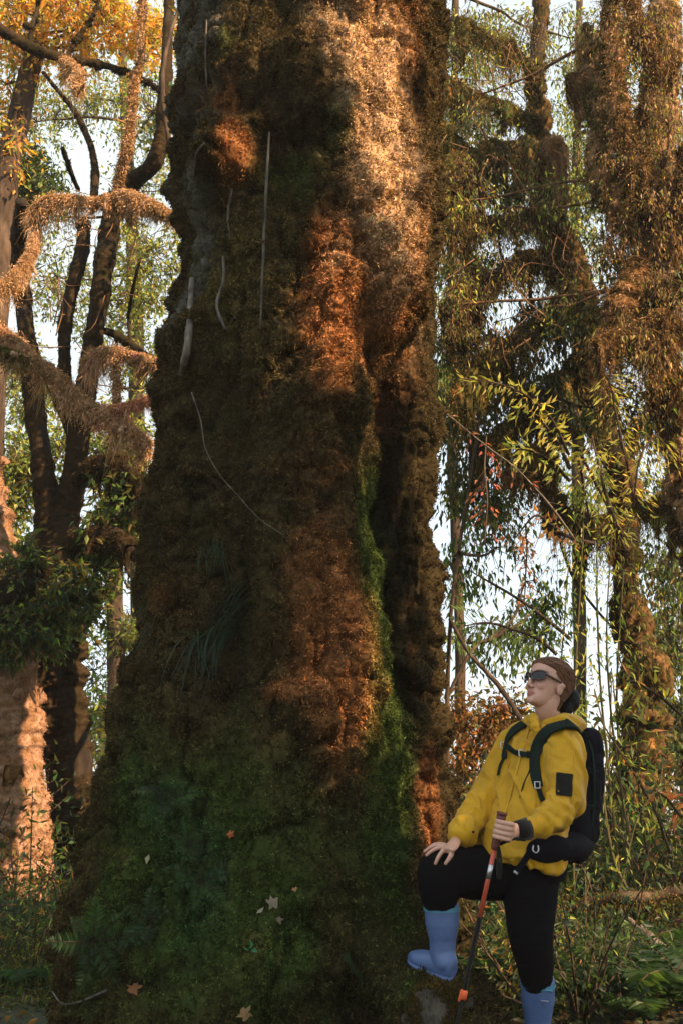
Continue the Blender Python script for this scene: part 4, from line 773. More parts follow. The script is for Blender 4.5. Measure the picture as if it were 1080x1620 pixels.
for k_, (l, L_) in enumerate(zip(bl, lab)):
    path, rad = pxpath(l, 30, .012, k_); t_ = thing('bamboo_stem', L_, 'bamboo', tuple(path[0]), 'bamboo stems behind the hiker')
    mb = MB(); tube(mb, path, rad * .7, 7, (.07, .065, .03), .08); mb.build('stem', M['moss'], t_)
    n = 190 if k_ < 5 else 70; q = RNG.integers(8, 30, n) if k_ < 5 else RNG.integers(3, 30, n); ml = MB()
    off = RNG.normal(size=(n, 3)) * np.array([.16, .12, .10]); d = unit(off * 2 + np.array([0, 0, -.6]) + rdir(n) * .5); L = .06 * (.6 + .7 * RNG.random(n))
    leafs(ml, path[q] + off, d, L, L * .22, palette(GREEN + YGREEN + [(.16, .2, .05)], n)); ml.build('leaves', M['leaf'], t_, False)
for k_, (l, L_) in enumerate([([(1100, 1405, 6.0, 8), (1040, 1418, 6.0, 8), (985, 1420, 6.0, 9), (930, 1432, 6.1, 10), (895, 1455, 6.2, 11), (872, 1500, 6.3, 12), (866, 1560, 6.4, 12)], 'mossy curved log arching behind the standing leg of the hiker'),
                              ([(1100, 1540, 5.8, 9), (1060, 1512, 5.8, 9), (1020, 1478, 5.9, 7), (985, 1450, 6.0, 4)], 'pale bare fallen branch slanting down at the bottom right')]):
    o, p_, r_ = limb_part('fallen_branch', l, M['bark' if k_ == 0 else 'palebark'], None, 10, .3, .02, k_); tag(o, L_, 'branch')
    mo = MB(); hang_moss(mo, p_, r_, 5000 if k_ == 0 else 700, .09, OLIVE + MOSSBROWN, .006, 3, 1, -.4); mo.build('moss', M['moss'], o, False)

def fern_mesh(seed, nf=9, L=.55, npin=22):
    r = np.random.default_rng(seed); mb = MB(); st = MB()
    for k_ in range(nf):
        a = 2 * math.pi * k_ / nf + r.normal() * .3; ln = L * (.75 + .5 * r.random()); up = .5 + .4 * r.random(); t = np.linspace(0, 1, 9)[:, None]
        h = np.array([math.cos(a), math.sin(a), 0]); path = h * t * ln * .8 + np.array([0, 0, 1]) * (t * up - t ** 2 * up * .75) * ln * 1.2
        tube(st, path, np.linspace(.004, .0015, 9), 4, (.06, .05, .02), 0, False)
        tt = np.linspace(.12, .98, npin); c = np.stack([np.interp(tt, t[:, 0], path[:, m_]) for m_ in range(3)], 1); T = unit(np.gradient(c, axis=0)); s = unit(np.cross(T, np.array([0, 0, 1.0])))
        pl = ln * .22 * np.sin(np.pi * tt ** .7) + .012; cc = palette([(.025, .06, .018), (.02, .05, .018), (.035, .07, .02)], 1, r)[0]
        for sg in (-1, 1): leafs(mb, c, unit(s * sg + T * .4 + np.array([0, 0, -.15])), pl, ln * .045, cc * (.8 + .4 * r.random((npin, 1))), .1, r)
    return mb, st
def bush_mesh(seed, n=420, Rr=.32, size=.055, cols=GREEN, H=.5, aspect=.4):
    r = np.random.default_rng(seed); mb = MB(); st = MB(); ns = 14
    for k_ in range(ns):
        e = np.array([r.normal() * Rr * .7, r.normal() * Rr * .7, H * (.45 + .7 * r.random())]); m_ = e * .5 + r.normal(size=3) * .06; pth = catmull(np.array([[0, 0, -.03], m_, e]), 8)
        tube(st, pth, np.linspace(.006, .002, 8), 4, (1, 1, 1), 0, False); q = n // ns; i_ = r.integers(2, 8, q)
        pos = pth[i_] + r.normal(size=(q, 3)) * .07; d = unit(pos - pth[i_] + np.array([0, 0, -.04]) + .04 * rdir(q, r)); L_ = size * (.6 + .8 * r.random(q))
        leafs(mb, pos, d, L_, L_ * aspect, palette(cols, q, r), .2, r)
    return mb, st
def plant_proto(name, cat, mb, st, leafpart='fronds'):
    t_ = thing(name, 'x', cat, (0, 0, 0)); mb.build(leafpart, M['leaf'], t_, False); st.build('stems', M['bark'], t_); return t_
protos = {'fern': [plant_proto('fern', 'fern', *fern_mesh(s)) for s in (1, 2, 3)],
          'shrub': [plant_proto('leafy_shrub', 'shrub', *bush_mesh(11, 820, size=.036, cols=DARK + [(.04, .10, .03), (.05, .12, .04)]), 'leaves'), plant_proto('leafy_shrub', 'shrub', *bush_mesh(12, 900, .36, .034, DARK + DARK + GREEN[2:3], .6), 'leaves'),
                    plant_proto('leafy_shrub', 'shrub', *bush_mesh(13, 560, .3, .045, OLIVE + YGREEN[:1] + RUSTL[:1], .7, .25), 'leaves')]}
usedp = set()
def put_plant(kind, v, x, y, s, rot, label, group):
    pr_ = protos[kind][v]
    if (kind, v) in usedp: o = copy_tree(pr_)
    else: o = pr_; usedp.add((kind, v))
    o.location = (x, y, float(gz(x, y)) - .02); o.rotation_euler = (0, 0, rot); o.scale = (s, s, s); tag(o, label, None, group); return o
def gpx(px, Y): return P(px, 1400, Y).x
near = {0: 'the standing boot', 1: 'the trekking pole tip'}
nF = 0
def where_x(px):
    return ('at the far left under the sunlit trunk' if px < 60 else 'between the sunlit trunk and the giant trunk' if px < 200 else 'between raised boot and standing leg' if px < 815 else
            'just right of the standing leg' if px < 900 else 'below the mossy curved log' if px < 985 else 'near the right edge')
rows = [(5.35, [830, 905, 985, 1060]), (5.8, [790, 870, 950, 1030]), (6.2, [780, 880, 960, 1050, -10, 60, 25]), (7.0, [775, 820, 910, 990, 1070, 15, 95, 140]), (8.0, [760, 850, 940, 1030, 30, 110]), (9.2, [740, 790, 880, 970, 1060, 40, 120, 160]), (10.5, [760, 830, 920, 1000, 1075, 20, 90, 150])]
dist = {5.35: 'in the nearest row', 5.8: 'just behind the nearest row', 6.2: 'in the second row', 7.0: 'in the third row', 8.0: 'in the fourth row', 9.2: 'in the fifth row', 10.5: 'farthest back'}
rr2 = random.Random(5)
for Y_, xs in rows:
    for px in xs:
        kind = 'fern' if rr2.random() < .45 else 'shrub'; v = rr2.randrange(3); s = rr2.uniform(.8, 1.25) * (1.0 if Y_ < 8 else 1.5)
        adj = {'fern': ('arching fern', 'broad fern', 'low fern'), 'shrub': ('bright green shrub', 'dark dense shrub', 'rusty twiggy shrub')}[kind][v]
        put_plant(kind, v, gpx(px, Y_) + rr2.uniform(-.08, .08), Y_ + rr2.uniform(-.2, .2), s, rr2.uniform(0, 6.28), f'{adj} {where_x(px)}, {dist[Y_]}', 'undergrowth plants on the forest floor')
# taller thicket behind the hiker
for k_, (px, Y_, s, v) in enumerate([(760, 8.8, 1.7, 1), (850, 8.6, 1.8, 2), (930, 8.4, 2.3, 0), (1010, 8.0, 2.3, 1), (1075, 7.8, 2.1, 2), (800, 10.5, 2.0, 0), (900, 10.5, 2.8, 1), (980, 10.8, 3.0, 2), (1060, 10.4, 2.9, 0), (60, 10.5, 2.0, 1), (130, 11, 2.2, 2), (-10, 9, 2.4, 0)]):
    put_plant('shrub', v, gpx(px, Y_), Y_, s, k_ * 1.3, ['tall thicket behind the raised knee', 'tall rusty thicket behind the standing leg', 'tall green thicket behind the backpack', 'tall dark thicket under the right mossy trunk', 'tall rusty thicket at the right edge', 'high far thicket glimpsed left of the jacket',
        'high far thicket directly behind the jacket', 'high far thicket right of the backpack', 'high far thicket at the right edge', 'far thicket beside the dark slanting trunk', 'far olive thicket left of the giant trunk', 'thicket behind the sunlit trunk at far left'][k_], 'tall thickets behind')
for k_, (a, b_, v, s_, L_) in enumerate([(272, 1262, 0, .30, 'small fern rooted high on the shaded left flank of the giant trunk'), (322, 1392, 1, .34, 'small fern on the mossy foot of the trunk, left of the pale fallen leaf'), (232, 1460, 2, .32, 'small fern low on the left flank above the orange brown leaf'), (300, 1330, 2, .22, 'tiny fern between two larger ones on the shaded trunk foot'), (150, 1500, 0, .40, 'fern at the bottom left edge of the giant trunk'), (560, 1530, 1, .26, 'small dark fern near the boot on the lowest moss of the giant trunk')]):
    p_, n_ = on_trunk(a, b_, .0); o = copy_tree(protos['fern'][v]); usedp.add(('fern', v)) if ('fern', v) in usedp else None
    o.location = p_; o.rotation_euler = (n_ * .75 + Vector((0, 0, .35))).to_track_quat('Z', 'Y').to_euler(); o.scale = (s_, s_, s_); tag(o, L_, None, 'small ferns on the giant trunk')
for (kind, v) in [(k_, v_) for k_ in protos for v_ in range(3)]:
    if (kind, v) not in usedp:
        o = protos[kind][v]
        for c_ in list(o.children): bpy.data.objects.remove(c_)
        bpy.data.objects.remove(o)
# hanging brown-green streamers and rank grass: ground cover
n = 44000; xx = np.concatenate([RNG.uniform(.7, 4.2, n // 2), RNG.uniform(-4.2, -1.0, n // 2)]); yy = 5.1 + 6.9 * RNG.random(n) ** 1.5; zz_ = gz(xx, yy)
mb = MB(); d = unit(np.array([0, 0, 1.0]) + rdir(n) * .6); blades(mb, np.stack([xx, yy, zz_], 1), d, (.08 + .25 * RNG.random(n)) * smooth(5.0, 6.5, yy), .007 + .006 * RNG.random(n), palette(OLIVE + GREEN + DARK, n), seg=2, bend=np.stack([RNG.normal(size=n) * .06, RNG.normal(size=n) * .06, -.05 * np.ones(n)], 1))
n = 16000; xx = RNG.uniform(-4, 4.2, n); yy = RNG.uniform(4.4, 12, n); leafs(mb, np.stack([xx, yy, gz(xx, yy) + .015], 1), unit(rdir(n) * np.array([1, 1, .3])), .05, .035, palette([(.07, .045, .02), (.12, .065, .03), (.04, .04, .015), (.03, .05, .012)], n))
tag(mb.build('ground_cover', M['leaf'], None, False), 'low rank grass and leaf litter covering the forest floor', 'ground cover', None, 'stuff')

# rock at the foot of the trunk, under the raised boot
def rock(label, px, py, Y, sx, sy, sz, seed, mat='rock'):
    bm = bmesh.new(); bmesh.ops.create_icosphere(bm, subdivisions=5, radius=1); V = np.array([v.co[:] for v in bm.verts]); F = np.array([[v.index for v in f.verts] for f in bm.faces]); bm.free()
    r = 1 + .30 * fbm(V, .7, 5, seed) + .07 * np.abs(fbm(V, .25, 3, seed + 2)); V = V * r[:, None]; V = V + .10 * np.stack([fbm(V, .5, 3, seed + 20 + q_) for q_ in range(3)], 1); V = V * np.array([sx, sy, sz]); c = P(px, py, Y); V = V + np.array([c.x, c.y, c.z])
    mb = MB(); mb.add(V, F); o = mb.build('rock', M[mat]); n_ = 16000; tp = np.where((V[:, 2] > c.z - .05) & (fbm(V, .07, 3, seed + 9) > -.12))[0]; k_ = RNG.choice(tp, n_)
    mb = MB(); nr_ = unit(V[k_] - np.array([c.x, c.y, c.z - .05])); blades(mb, V[k_] + RNG.normal(size=(n_, 3)) * .005, unit(nr_ + rdir(n_) * .8), .007 + .013 * RNG.random(n_), .004 + .004 * RNG.random(n_), palette(MOSSDARK + MOSSBROWN[:1] + OLIVE[:1], n_)); mb.build('moss', M['moss'], o, False)
    return tag(o, label, 'rock')
rock('small mossy grey rock at the foot of the giant trunk under the raised boot', 694, 1606, 4.42, .13, .12, .115, 5)

# ------------------------------------------------------------------ the hiker
FH = Vector((-.84, -.54, 0)).normalized()                 # the way her body faces
SH = Vector((-FH.y, FH.x, 0)).normalized()                # towards her left side (right in the picture, nearer)
def V3(p): return np.array(p, float)
def loft(mb, rings, col=(1, 1, 1), sides=28, sq=2.0, nsub=4):
    """rings: (centre, axis1, axis2, r1, r2) -> closed skin, smoothly interpolated"""
    n = (len(rings) - 1) * nsub + 1
    C_ = catmull([V3(r[0]) for r in rings], n); tt = np.linspace(0, len(rings) - 1, n)
    A = unit(np.stack([np.interp(tt, range(len(rings)), [V3(r[1])[m_] for r in rings]) for m_ in range(3)], 1)); B_ = unit(np.stack([np.interp(tt, range(len(rings)), [V3(r[2])[m_] for r in rings]) for m_ in range(3)], 1))
    r1 = catmull(np.array([[r[3], 0, 0] for r in rings]), n)[:, 0]; r2 = catmull(np.array([[r[4], 0, 0] for r in rings]), n)[:, 0]
    a = np.linspace(0, 2 * np.pi, sides, endpoint=False); e = 2.0 / sq
    ca, sa = np.sign(np.cos(a)) * np.abs(np.cos(a)) ** e, np.sign(np.sin(a)) * np.abs(np.sin(a)) ** e
    v = C_[:, None] + A[:, None] * (ca[None] * r1[:, None])[..., None] + B_[:, None] * (sa[None] * r2[:, None])[..., None]
    i = np.arange(n - 1)[:, None] * sides; j = np.arange(sides)[None]; k = (j + 1) % sides
    mb.add(v.reshape(-1, 3), np.stack([i + j, i + k, i + sides + k, i + sides + j], -1).reshape(-1, 4), col)
    b = mb.n - n * sides
    for ring, ctr, rev in ((0, C_[0], True), (n - 1, C_[-1], False)):
        ids = b + ring * sides + np.arange(sides); mb.v.append(ctr[None]); mb.c.append(np.array([col], float)[:, :3]); ci = mb.n; mb.n += 1; nx = np.roll(ids, -1)
        mb.f.append(np.stack([nx, ids, np.full(sides, ci)], 1) if rev else np.stack([ids, nx, np.full(sides, ci)], 1))
def limb(mb, pts, rad, n=None, sides=20, flat=(1, 1)):
    pts = [V3(p) for p in pts]; n = n or len(pts) * 5; path = catmull(np.array(pts), n); r = np.interp(np.linspace(0, len(pts) - 1, n), range(len(pts)), rad)
    tube(mb, path, r, sides, flat=flat)
    for p, q in ((path[0], r[0]), (path[-1], r[-1])): ball(mb, p, (q, q, q))
def ball(mb, c, r, axes=None, seg=12):
    u = np.linspace(0, np.pi, seg + 1)[1:-1]; w = np.linspace(0, 2 * np.pi, seg * 2, endpoint=False); U, W_ = np.meshgrid(u, w, indexing='ij')
    v = np.stack([np.sin(U) * np.cos(W_) * r[0], np.sin(U) * np.sin(W_) * r[1], np.cos(U) * r[2]], -1).reshape(-1, 3)
    v = np.vstack([v, [[0, 0, r[2]], [0, 0, -r[2]]]])
    if axes is not None: v = v @ np.array([V3(a) for a in axes])
    v = v + V3(c); m_, s_ = seg - 1, seg * 2; i = np.arange(m_ - 1)[:, None] * s_; j = np.arange(s_)[None]; k = (j + 1) % s_
    b = mb.n; mb.add(v, np.stack([i + j, i + s_ + j, i + s_ + k, i + k], -1).reshape(-1, 4)); ar = np.arange(s_); nx = np.roll(ar, -1)
    mb.f.append(np.stack([b + ar, b + nx, np.full(s_, b + m_ * s_)], 1)); mb.f.append(np.stack([b + (m_ - 1) * s_ + nx, b + (m_ - 1) * s_ + ar, np.full(s_, b + m_ * s_ + 1)], 1))
def fuse(mb, voxel, smooth_it=2, fac=.5):
    """union of the closed skins in mb as one continuous surface; returns (verts, quads)"""
    o = mb.build('tmp', None); md = o.modifiers.new('r', 'REMESH'); md.mode = 'VOXEL'; md.voxel_size = voxel
    sm = o.modifiers.new('s', 'SMOOTH'); sm.factor = fac; sm.iterations = smooth_it
    dg = bpy.context.evaluated_depsgraph_get(); ev = o.evaluated_get(dg); me = ev.to_mesh()
    V = np.empty(len(me.vertices) * 3, np.float32); me.vertices.foreach_get('co', V); V = V.reshape(-1, 3).astype(float)
    N = np.array([v.normal[:] for v in me.vertices]); F = np.empty(len(me.loops), np.int32); me.loops.foreach_get('vertex_index', F)
    lt = np.empty(len(me.polygons), np.int32); me.polygons.foreach_get('loop_total', lt); ok = (lt == 4).all()
    F = F.reshape(-1, 4).astype(np.int64) if ok else None
    if not ok:
        raise RuntimeError('remesh gave mixed faces')
    ev.to_mesh_clear(); bpy.data.objects.remove(o); return V, N, F
def mesh_from(name, V, F, mat, parent, col=(1, 1, 1)):
    m_ = MB(); m_.add(V, F, col); return m_.build(name, mat, parent)

def cloth(name, c, wr=.35, rough=.75, sc=60, sheen=.15):
    m_, t_, b_, o_ = newmat(name); n1 = noise_node(t_, sc, 4, .6); n2 = noise_node(t_, 5, 4, .6, dist=.6)
    r_ = ramp(t_, n2.outputs['Fac'], [(.3, tuple(x * .76 for x in c)), (.65, tuple(x * 1.1 for x in c))]); t_.links.new(r_.outputs[0], b_.inputs['Base Color'])
    b_.inputs['Roughness'].default_value = rough; b_.inputs['Specular IOR Level'].default_value = .25 if c[0] > .1 else .08; b_.inputs['Sheen Weight'].default_value = sheen
    bump(t_, n1.outputs['Fac'], b_, wr, .002); return m_
M['jacket'] = cloth('yellow_jacket_cloth', (.50, .275, .006), .3, .62)
M['jacket2'] = cloth('yellow_hood_cloth', (.54, .30, .008), .3, .62)
M['black'] = cloth('black_trouser_cloth', (.0035, .0035, .005), .3, .9, sheen=0)
M['pack'] = cloth('navy_black_pack_cloth', (.005, .005, .010), .5, .75, 90, sheen=0)
M['strap'] = cloth('dark_green_strap', (.011, .021, .018), .4, .8, 120, sheen=0)
M['patch'] = cloth('black_patch', (.012, .012, .012), .5, .8, 150)
m, t, b, o_ = newmat('blue_rubber'); n = noise_node(t, 7, 8, .7); r = ramp(t, n.outputs['Fac'], [(.35, (.065, .115, .26)), (.6, (.09, .155, .34)), (.78, (.12, .13, .20))])
n2 = noise_node(t, 30, 8, .8); r2 = ramp(t, n2.outputs['Fac'], [(.56, (0, 0, 0)), (.70, (.5, .5, .5))]); t.links.new(mix_rgb(t, 'MIX', r2.outputs[0], r.outputs[0], (.09, .065, .04)), b.inputs['Base Color']); b.inputs['Roughness'].default_value = .48; bump(t, n.outputs['Fac'], b, .25, .01); M['boot'] = m
M['boottrim'] = plain('teal_rubber', (.07, .24, .36), .4, .45, .06, 8)
M['lens'] = plain('dark_lens', (.004, .006, .012), .12, .5, .05, 5)
M['frame'] = plain('tortoise_frame', (.05, .016, .012), .25, .6, .3, 60)
M['grip'] = plain('brown_grip', (.12, .035, .03), .55, .4, .2, 60, .4)
M['redpole'] = plain('red_anodised_tube', (.48, .085, .05), .35, .5, .15, 10)
M['silver'] = plain('silver_metal', (.55, .55, .6), .3, .6, .05, 10, metal=.9)
M['orange'] = plain('orange_clip', (.75, .13, .04), .45, .5, .05, 10)
m, t, b, o_ = newmat('skin'); a_ = t.nodes.new('ShaderNodeAttribute'); a_.attribute_name = 'Col'; n = noise_node(t, 60, 4)
r = ramp(t, n.outputs['Fac'], [(.3, (.94, .92, .92)), (.7, (1.05, 1.04, 1.03))]); t.links.new(mix_rgb(t, 'MULTIPLY', 1.0, a_.outputs['Color'], r.outputs[0]), b.inputs['Base Color'])
b.inputs['Roughness'].default_value = .48; b.inputs['Subsurface Weight'].default_value = .12; b.inputs['Subsurface Radius'].default_value = (.012, .005, .003); b.inputs['Specular IOR Level'].default_value = .4; M['skin'] = m
m, t, b, o_ = newmat('brown_hair'); n = noise_node(t, 160, 3, .6); n2 = noise_node(t, 20, 3)
a_ = t.nodes.new('ShaderNodeAttribute'); a_.attribute_name = 'Col'; r = ramp(t, n.outputs['Fac'], [(.3, (.6, .6, .6)), (.7, (1.4, 1.4, 1.4))])
t.links.new(mix_rgb(t, 'MULTIPLY', 1.0, a_.outputs['Color'], r.outputs[0]), b.inputs['Base Color']); b.inputs['Roughness'].default_value = .6; b.inputs['Specular IOR Level'].default_value = .2; bump(t, n.outputs['Fac'], b, .5, .003); M['hair'] = m

hiker = thing('person', 'woman in yellow jacket and blue rubber boots gazing up, one foot raised on a root', 'person', tuple(P(846, 1668, 4.45)))
# ---- head frame
HC = P(866, 1084, 4.47)
hx = Vector((-.84, -.54, 0)).normalized(); tilt = R(19); hf = (hx * math.cos(tilt) + Vector((0, 0, 1)) * math.sin(tilt)).normalized(); hs = Vector((-hx.y, hx.x, 0)).normalized(); hu = hf.cross(hs) * -1
if hu.z < 0: hu = -hu
hs = hs if hs.y < 0 else -hs                                # hs: her left, towards the camera
def Hd(s, f, u): return HC + hs * s + hf * f + hu * u
SL = [(-.106, .064, .030, .016), (-.099, .078, .006, .027), (-.086, .083, -.022, .037), (-.062, .082, -.044, .047), (-.032, .082, -.070, .057), (.0, .081, -.086, .066), (.03, .088, -.094, .070), (.06, .082, -.094, .069), (.085, .062, -.082, .057), (.104, .028, -.052, .037), (.112, .0, -.028, .016)]
def headloft(mb, grow=0.0, fr=None, top=0, sq=2.15):
    rings = []
    for u, f, bk, hw in SL:
        f2 = f if fr is None else min(f + grow, fr(u)); rings.append((Hd(0, (f2 + bk - grow) / 2, u * (1 + top)), hs, hf, hw + grow, max((f2 - bk + grow) / 2, .006)))
    loft(mb, rings, sides=36, sq=sq, nsub=4)
mb = MB(); headloft(mb)
# nose, brows, cheeks, lips, chin, jaw, ears
limb(mb, [Hd(0, .080, .010), Hd(0, .091, -.012), Hd(0, .100, -.034)], [.007, .0075, .0095], 12)
for s in (-1, 1): ball(mb, Hd(s * .011, .091, -.041), (.0085, .0085, .0075)); ball(mb, Hd(s * .032, .062, -.030), (.020, .014, .022)); ball(mb, Hd(s * .028, .076, .020), (.022, .010, .007), (hs, hf, hu))
ball(mb, Hd(0, .083, -.064), (.019, .0085, .0055), (hs, hf, hu)); ball(mb, Hd(0, .081, -.073), (.016, .0095, .0062), (hs, hf, hu)); ball(mb, Hd(0, .074, -.095), (.018, .013, .013), (hs, hf, hu))
for s in (-1, 1):
    ball(mb, Hd(s * .070, -.006, -.018), (.008, .017, .029), (hs, hf, hu)); ball(mb, Hd(s * .077, -.010, -.004), (.006, .015, .014), (hs, hf, hu)); limb(mb, [Hd(s * .042, -.01, -.050), Hd(s * .024, .045, -.084)], [.012, .008], 8)
# neck, torso, arms, legs under the clothes
NB_ = P(872, 1152, 4.52)
limb(mb, [Hd(0, -.025, -.03), Hd(0, -.012, -.085), (Hd(0, -.01, -.10) + NB_) / 2, NB_], [.054, .047, .046, .060], 18)
def ring(px, py, Y, w, d): return (P(px, py, Y), SH, FH, w, d)
loft(mb, [ring(868, 1150, 4.53, .09, .06), ring(860, 1175, 4.52, .155, .085), ring(856, 1220, 4.50, .155, .10), ring(848, 1290, 4.50, .135, .10), ring(842, 1350, 4.50, .155, .12), ring(838, 1390, 4.50, .15, .11)], sides=24)
LSH, LEL, LWR = P(889, 1183, 4.37), P(896, 1276, 4.27), P(826, 1315, 4.19)
RSH, REL, RWR = P(812, 1184, 4.66), P(768, 1262, 4.58), P(722, 1329, 4.40)
limb(mb, [LSH, LEL, LWR], [.045, .036, .026], 20); limb(mb, [RSH, REL, RWR], [.045, .036, .025], 20)
RH, RK, RA = P(818, 1376, 4.58), P(693, 1386, 4.44), P(700, 1500, 4.46)
LH, LK, LA = P(843, 1388, 4.44), P(843, 1478, 4.40), P(850, 1610, 4.46)
limb(mb, [RH, RK, RA + Vector((.004, 0, .02))], [.085, .050, .026], 24); limb(mb, [LH, LK, LA], [.085, .050, .026], 24)
ball(mb, RA + Vector((-.015, .01, -.03)), (.035, .022, .022)); ball(mb, LA + Vector((-.02, -.01, -.06)), (.04, .022, .022))
# ---- near hand closed round the pole grip
POLE_T, POLE_B = P(793, 1288, 4.15), P(719, 1635, 4.24)
pd = (POLE_B - POLE_T).normalized(); pc = P(793, 1313, 4.15) - Vector((0, 0, 0)); gz_ = -pd
# frame round the grip: q0 towards the wrist, q1 towards the camera
q0 = (LWR - pc); q0 = (q0 - pd * q0.dot(pd)).normalized(); q1 = pd.cross(q0); q1 = q1 if q1.y < 0 else -q1
def around(a, r, h): return pc + (q0 * math.cos(a) + q1 * math.sin(a)) * r + gz_ * h
def fbone(pts, rad): limb(mb, pts, rad, len(pts) * 4, 12)
# palm: a slab on the wrist side, knuckles towards the camera
loft(mb, [(LWR, gz_, q1, .024, .020), (LWR * .5 + pc * .5 + q1 * .012, gz_, q1, .031, .019), (around(.35, .036, -.004), gz_, q1, .037, .017), (around(.9, .034, -.003), gz_, q1, .036, .012)], sides=18)
for k_, (h, r_) in enumerate([(.029, .0093), (.0105, .0098), (-.0085, .0094), (-.0265, .0082)]):
    fbone([around(a_, rr_, h + dh) for a_, rr_, dh in ((.75, .034, 0), (1.35, .0335, .001), (2.0, .031, .001), (2.6, .029, 0), (3.2, .027, -.001), (3.8, .025, -.002))], [r_ * 1.12, r_ * 1.05, r_, r_ * .98, r_ * .94, r_ * .85])
fbone([around(-.2, .034, -.005), around(-.7, .033, .018), around(-1.3, .028, .032), around(-2.1, .024, .036)], [.013, .0115, .010, .0085])
# ---- far hand spread on the raised knee
kn = V3(RK); PW = RWR; pk = P(712, 1341, 4.345); fw = (P(690, 1356, 4.33) - PW).normalized(); dn = Vector((0, 0, 1)); sd_ = fw.cross(dn).normalized(); up_ = sd_.cross(fw).normalized()
loft(mb, [(PW + (PW - pk) * .3, sd_, up_, .022, .018), (PW, sd_, up_, .026, .016), (pk, sd_, up_, .036, .014), (P(705, 1346, 4.32), sd_, up_, .036, .011)], sides=18)
def px3(*l): return [P(a, b_, Y) for a, b_, Y in l]
fbone(px3((706, 1340, 4.37), (694, 1341, 4.375), (683, 1346, 4.375), (674, 1353, 4.375)), [.0092, .0085, .0078, .0062])
fbone(px3((706, 1342, 4.345), (698, 1348, 4.33), (692, 1357, 4.325), (688, 1366, 4.325)), [.0095, .0088, .008, .0064])
fbone(px3((705, 1340, 4.39), (691, 1338, 4.41), (680, 1341, 4.415), (671, 1347, 4.415)), [.009, .0082, .0075, .006])
fbone(px3((708, 1338, 4.41), (696, 1335, 4.43), (686, 1336, 4.44), (678, 1341, 4.44)), [.0082, .0075, .0068, .0055])
fbone(px3((714, 1345, 4.335), (713, 1352, 4.31), (709, 1359, 4.305), (704, 1366, 4.305)), [.0115, .0100, .0088, .0068])
V, N, F = fuse(mb, .0026, 5)
sk = np.array([.56, .33, .25]); colr = np.tile(sk, (len(V), 1)) * (1 + .06 * fbm(V, .03, 2, 80))[:, None]
rel = V - V3(HC); lu, lf, ls = rel @ V3(hu), rel @ V3(hf), rel @ V3(hs)
lip = smooth(.0135, .009, np.sqrt(((lu + .0685) * 1.15) ** 2 + (ls * .52) ** 2)) * (lf > .072); colr = colr * (1 - lip[:, None]) + np.array([.42, .135, .12]) * lip[:, None]
chk = smooth(.03, .0, np.sqrt((lu + .034) ** 2 + (np.abs(ls) - .045) ** 2)) * (lf > .03); colr = colr * (1 - .10 * chk[:, None] * np.array([0, 1, 1]))
brow = smooth(.006, .003, np.abs(lu - .030 + (np.abs(ls) - .03) ** 2 * 8)) * (np.abs(ls) > .01) * (np.abs(ls) < .055) * (lf > .055); colr = colr * (1 - .7 * brow[:, None])
body = mesh_from('body', V, F, M['skin'], hiker, colr)

# ---- hair pulled back, dark bun
mb = MB(); headloft(mb, .0075, lambda u: np.interp(u, [-.11, -.06, -.035, 0, .03, .045, .062, .08, .1, .12], [-.07, -.045, -.012, .012, .036, .058, .080, .074, .046, .01]), .05, 2.9)
V, N, F = fuse(mb, .003, 3); V = V + N * (.0026 * fbm(V @ np.stack([V3(hf) * .35, V3(hs) * 3.0, V3(hu) * 3.0], 1), .012, 2, 90))[:, None]
hair = mesh_from('hair', V, F, M['hair'], hiker, (.12, .058, .034))
mb = MB(); bc = Hd(0, -.140, -.014); ball(mb, bc, (.036, .034, .052), (hs, hf, hu)); ball(mb, Hd(0, -.120, -.055), (.030, .028, .034), (hs, hf, hu)); ball(mb, Hd(0, -.100, .0), (.022, .022, .024), (hs, hf, hu))
V, N, F = fuse(mb, .003, 3); V = V + N * (.003 * fbm(V * np.array([1, 1, .35]), .012, 3, 91))[:, None]
bun = mesh_from('bun', V, F, M['hair'], hiker, (.003, .003, .004))
hbv = BVHTree.FromPolygons([Vector(v) for v in V], F.tolist()) if False else None
mb = MB()     # strands combed back from the hairline to the bun
hv = BVHTree.FromPolygons([v.co.copy() + ORIG[hair.name] for v in hair.data.vertices], [list(p.vertices) for p in hair.data.polygons])
for k_ in range(260):
    a_ = random.uniform(-1.75, 1.75); st = Hd(.072 * math.sin(a_), .075 * math.cos(a_) * (1 if abs(a_) < 1.57 else 1.5), .068 * math.cos(a_ * .75) + .012 - .02 * max(0, abs(a_) - 1.2)); en = Hd(random.uniform(-.02, .02), -.112, random.uniform(-.035, .015)); q_ = []
    for t_ in np.linspace(0, 1, 12):
        p_ = st.lerp(en, float(t_)); d_ = (p_ - HC - hu * .0).normalized(); r_ = hv.ray_cast(HC + d_ * .25, -d_)
        if r_[0] is not None: q_.append(V3(r_[0] + d_ * (random.uniform(.0002, .0022))))
    if len(q_) > 6:
        cc_ = np.array((.19, .095, .056)) * random.uniform(.35, 1.4); tube(mb, catmull(np.array(q_), 16), np.array([.0003] + [.0011] * 14 + [.0006]), 4, cc_)
mb.build('combed_strands', M['hair'], hair)
mb = MB()     # flyaway strands in front of and above the ear, over the temple
for k_ in range(26):
    s = 1 if k_ % 2 else -1; u0 = .055 + .035 * random.random(); p0 = Hd(s * .052, .045 + random.random() * .015, u0); p1 = Hd(s * (.080 + .002 * random.random()), .0, u0 - .04 - .02 * random.random()); p2 = Hd(s * .072, -.06, -.02 * random.random()); tube(mb, catmull(np.array([p0, p1, p2]), 10), .0013, 4, (.15, .065, .032))
mb.build('loose_strands', M['hair'], hair)

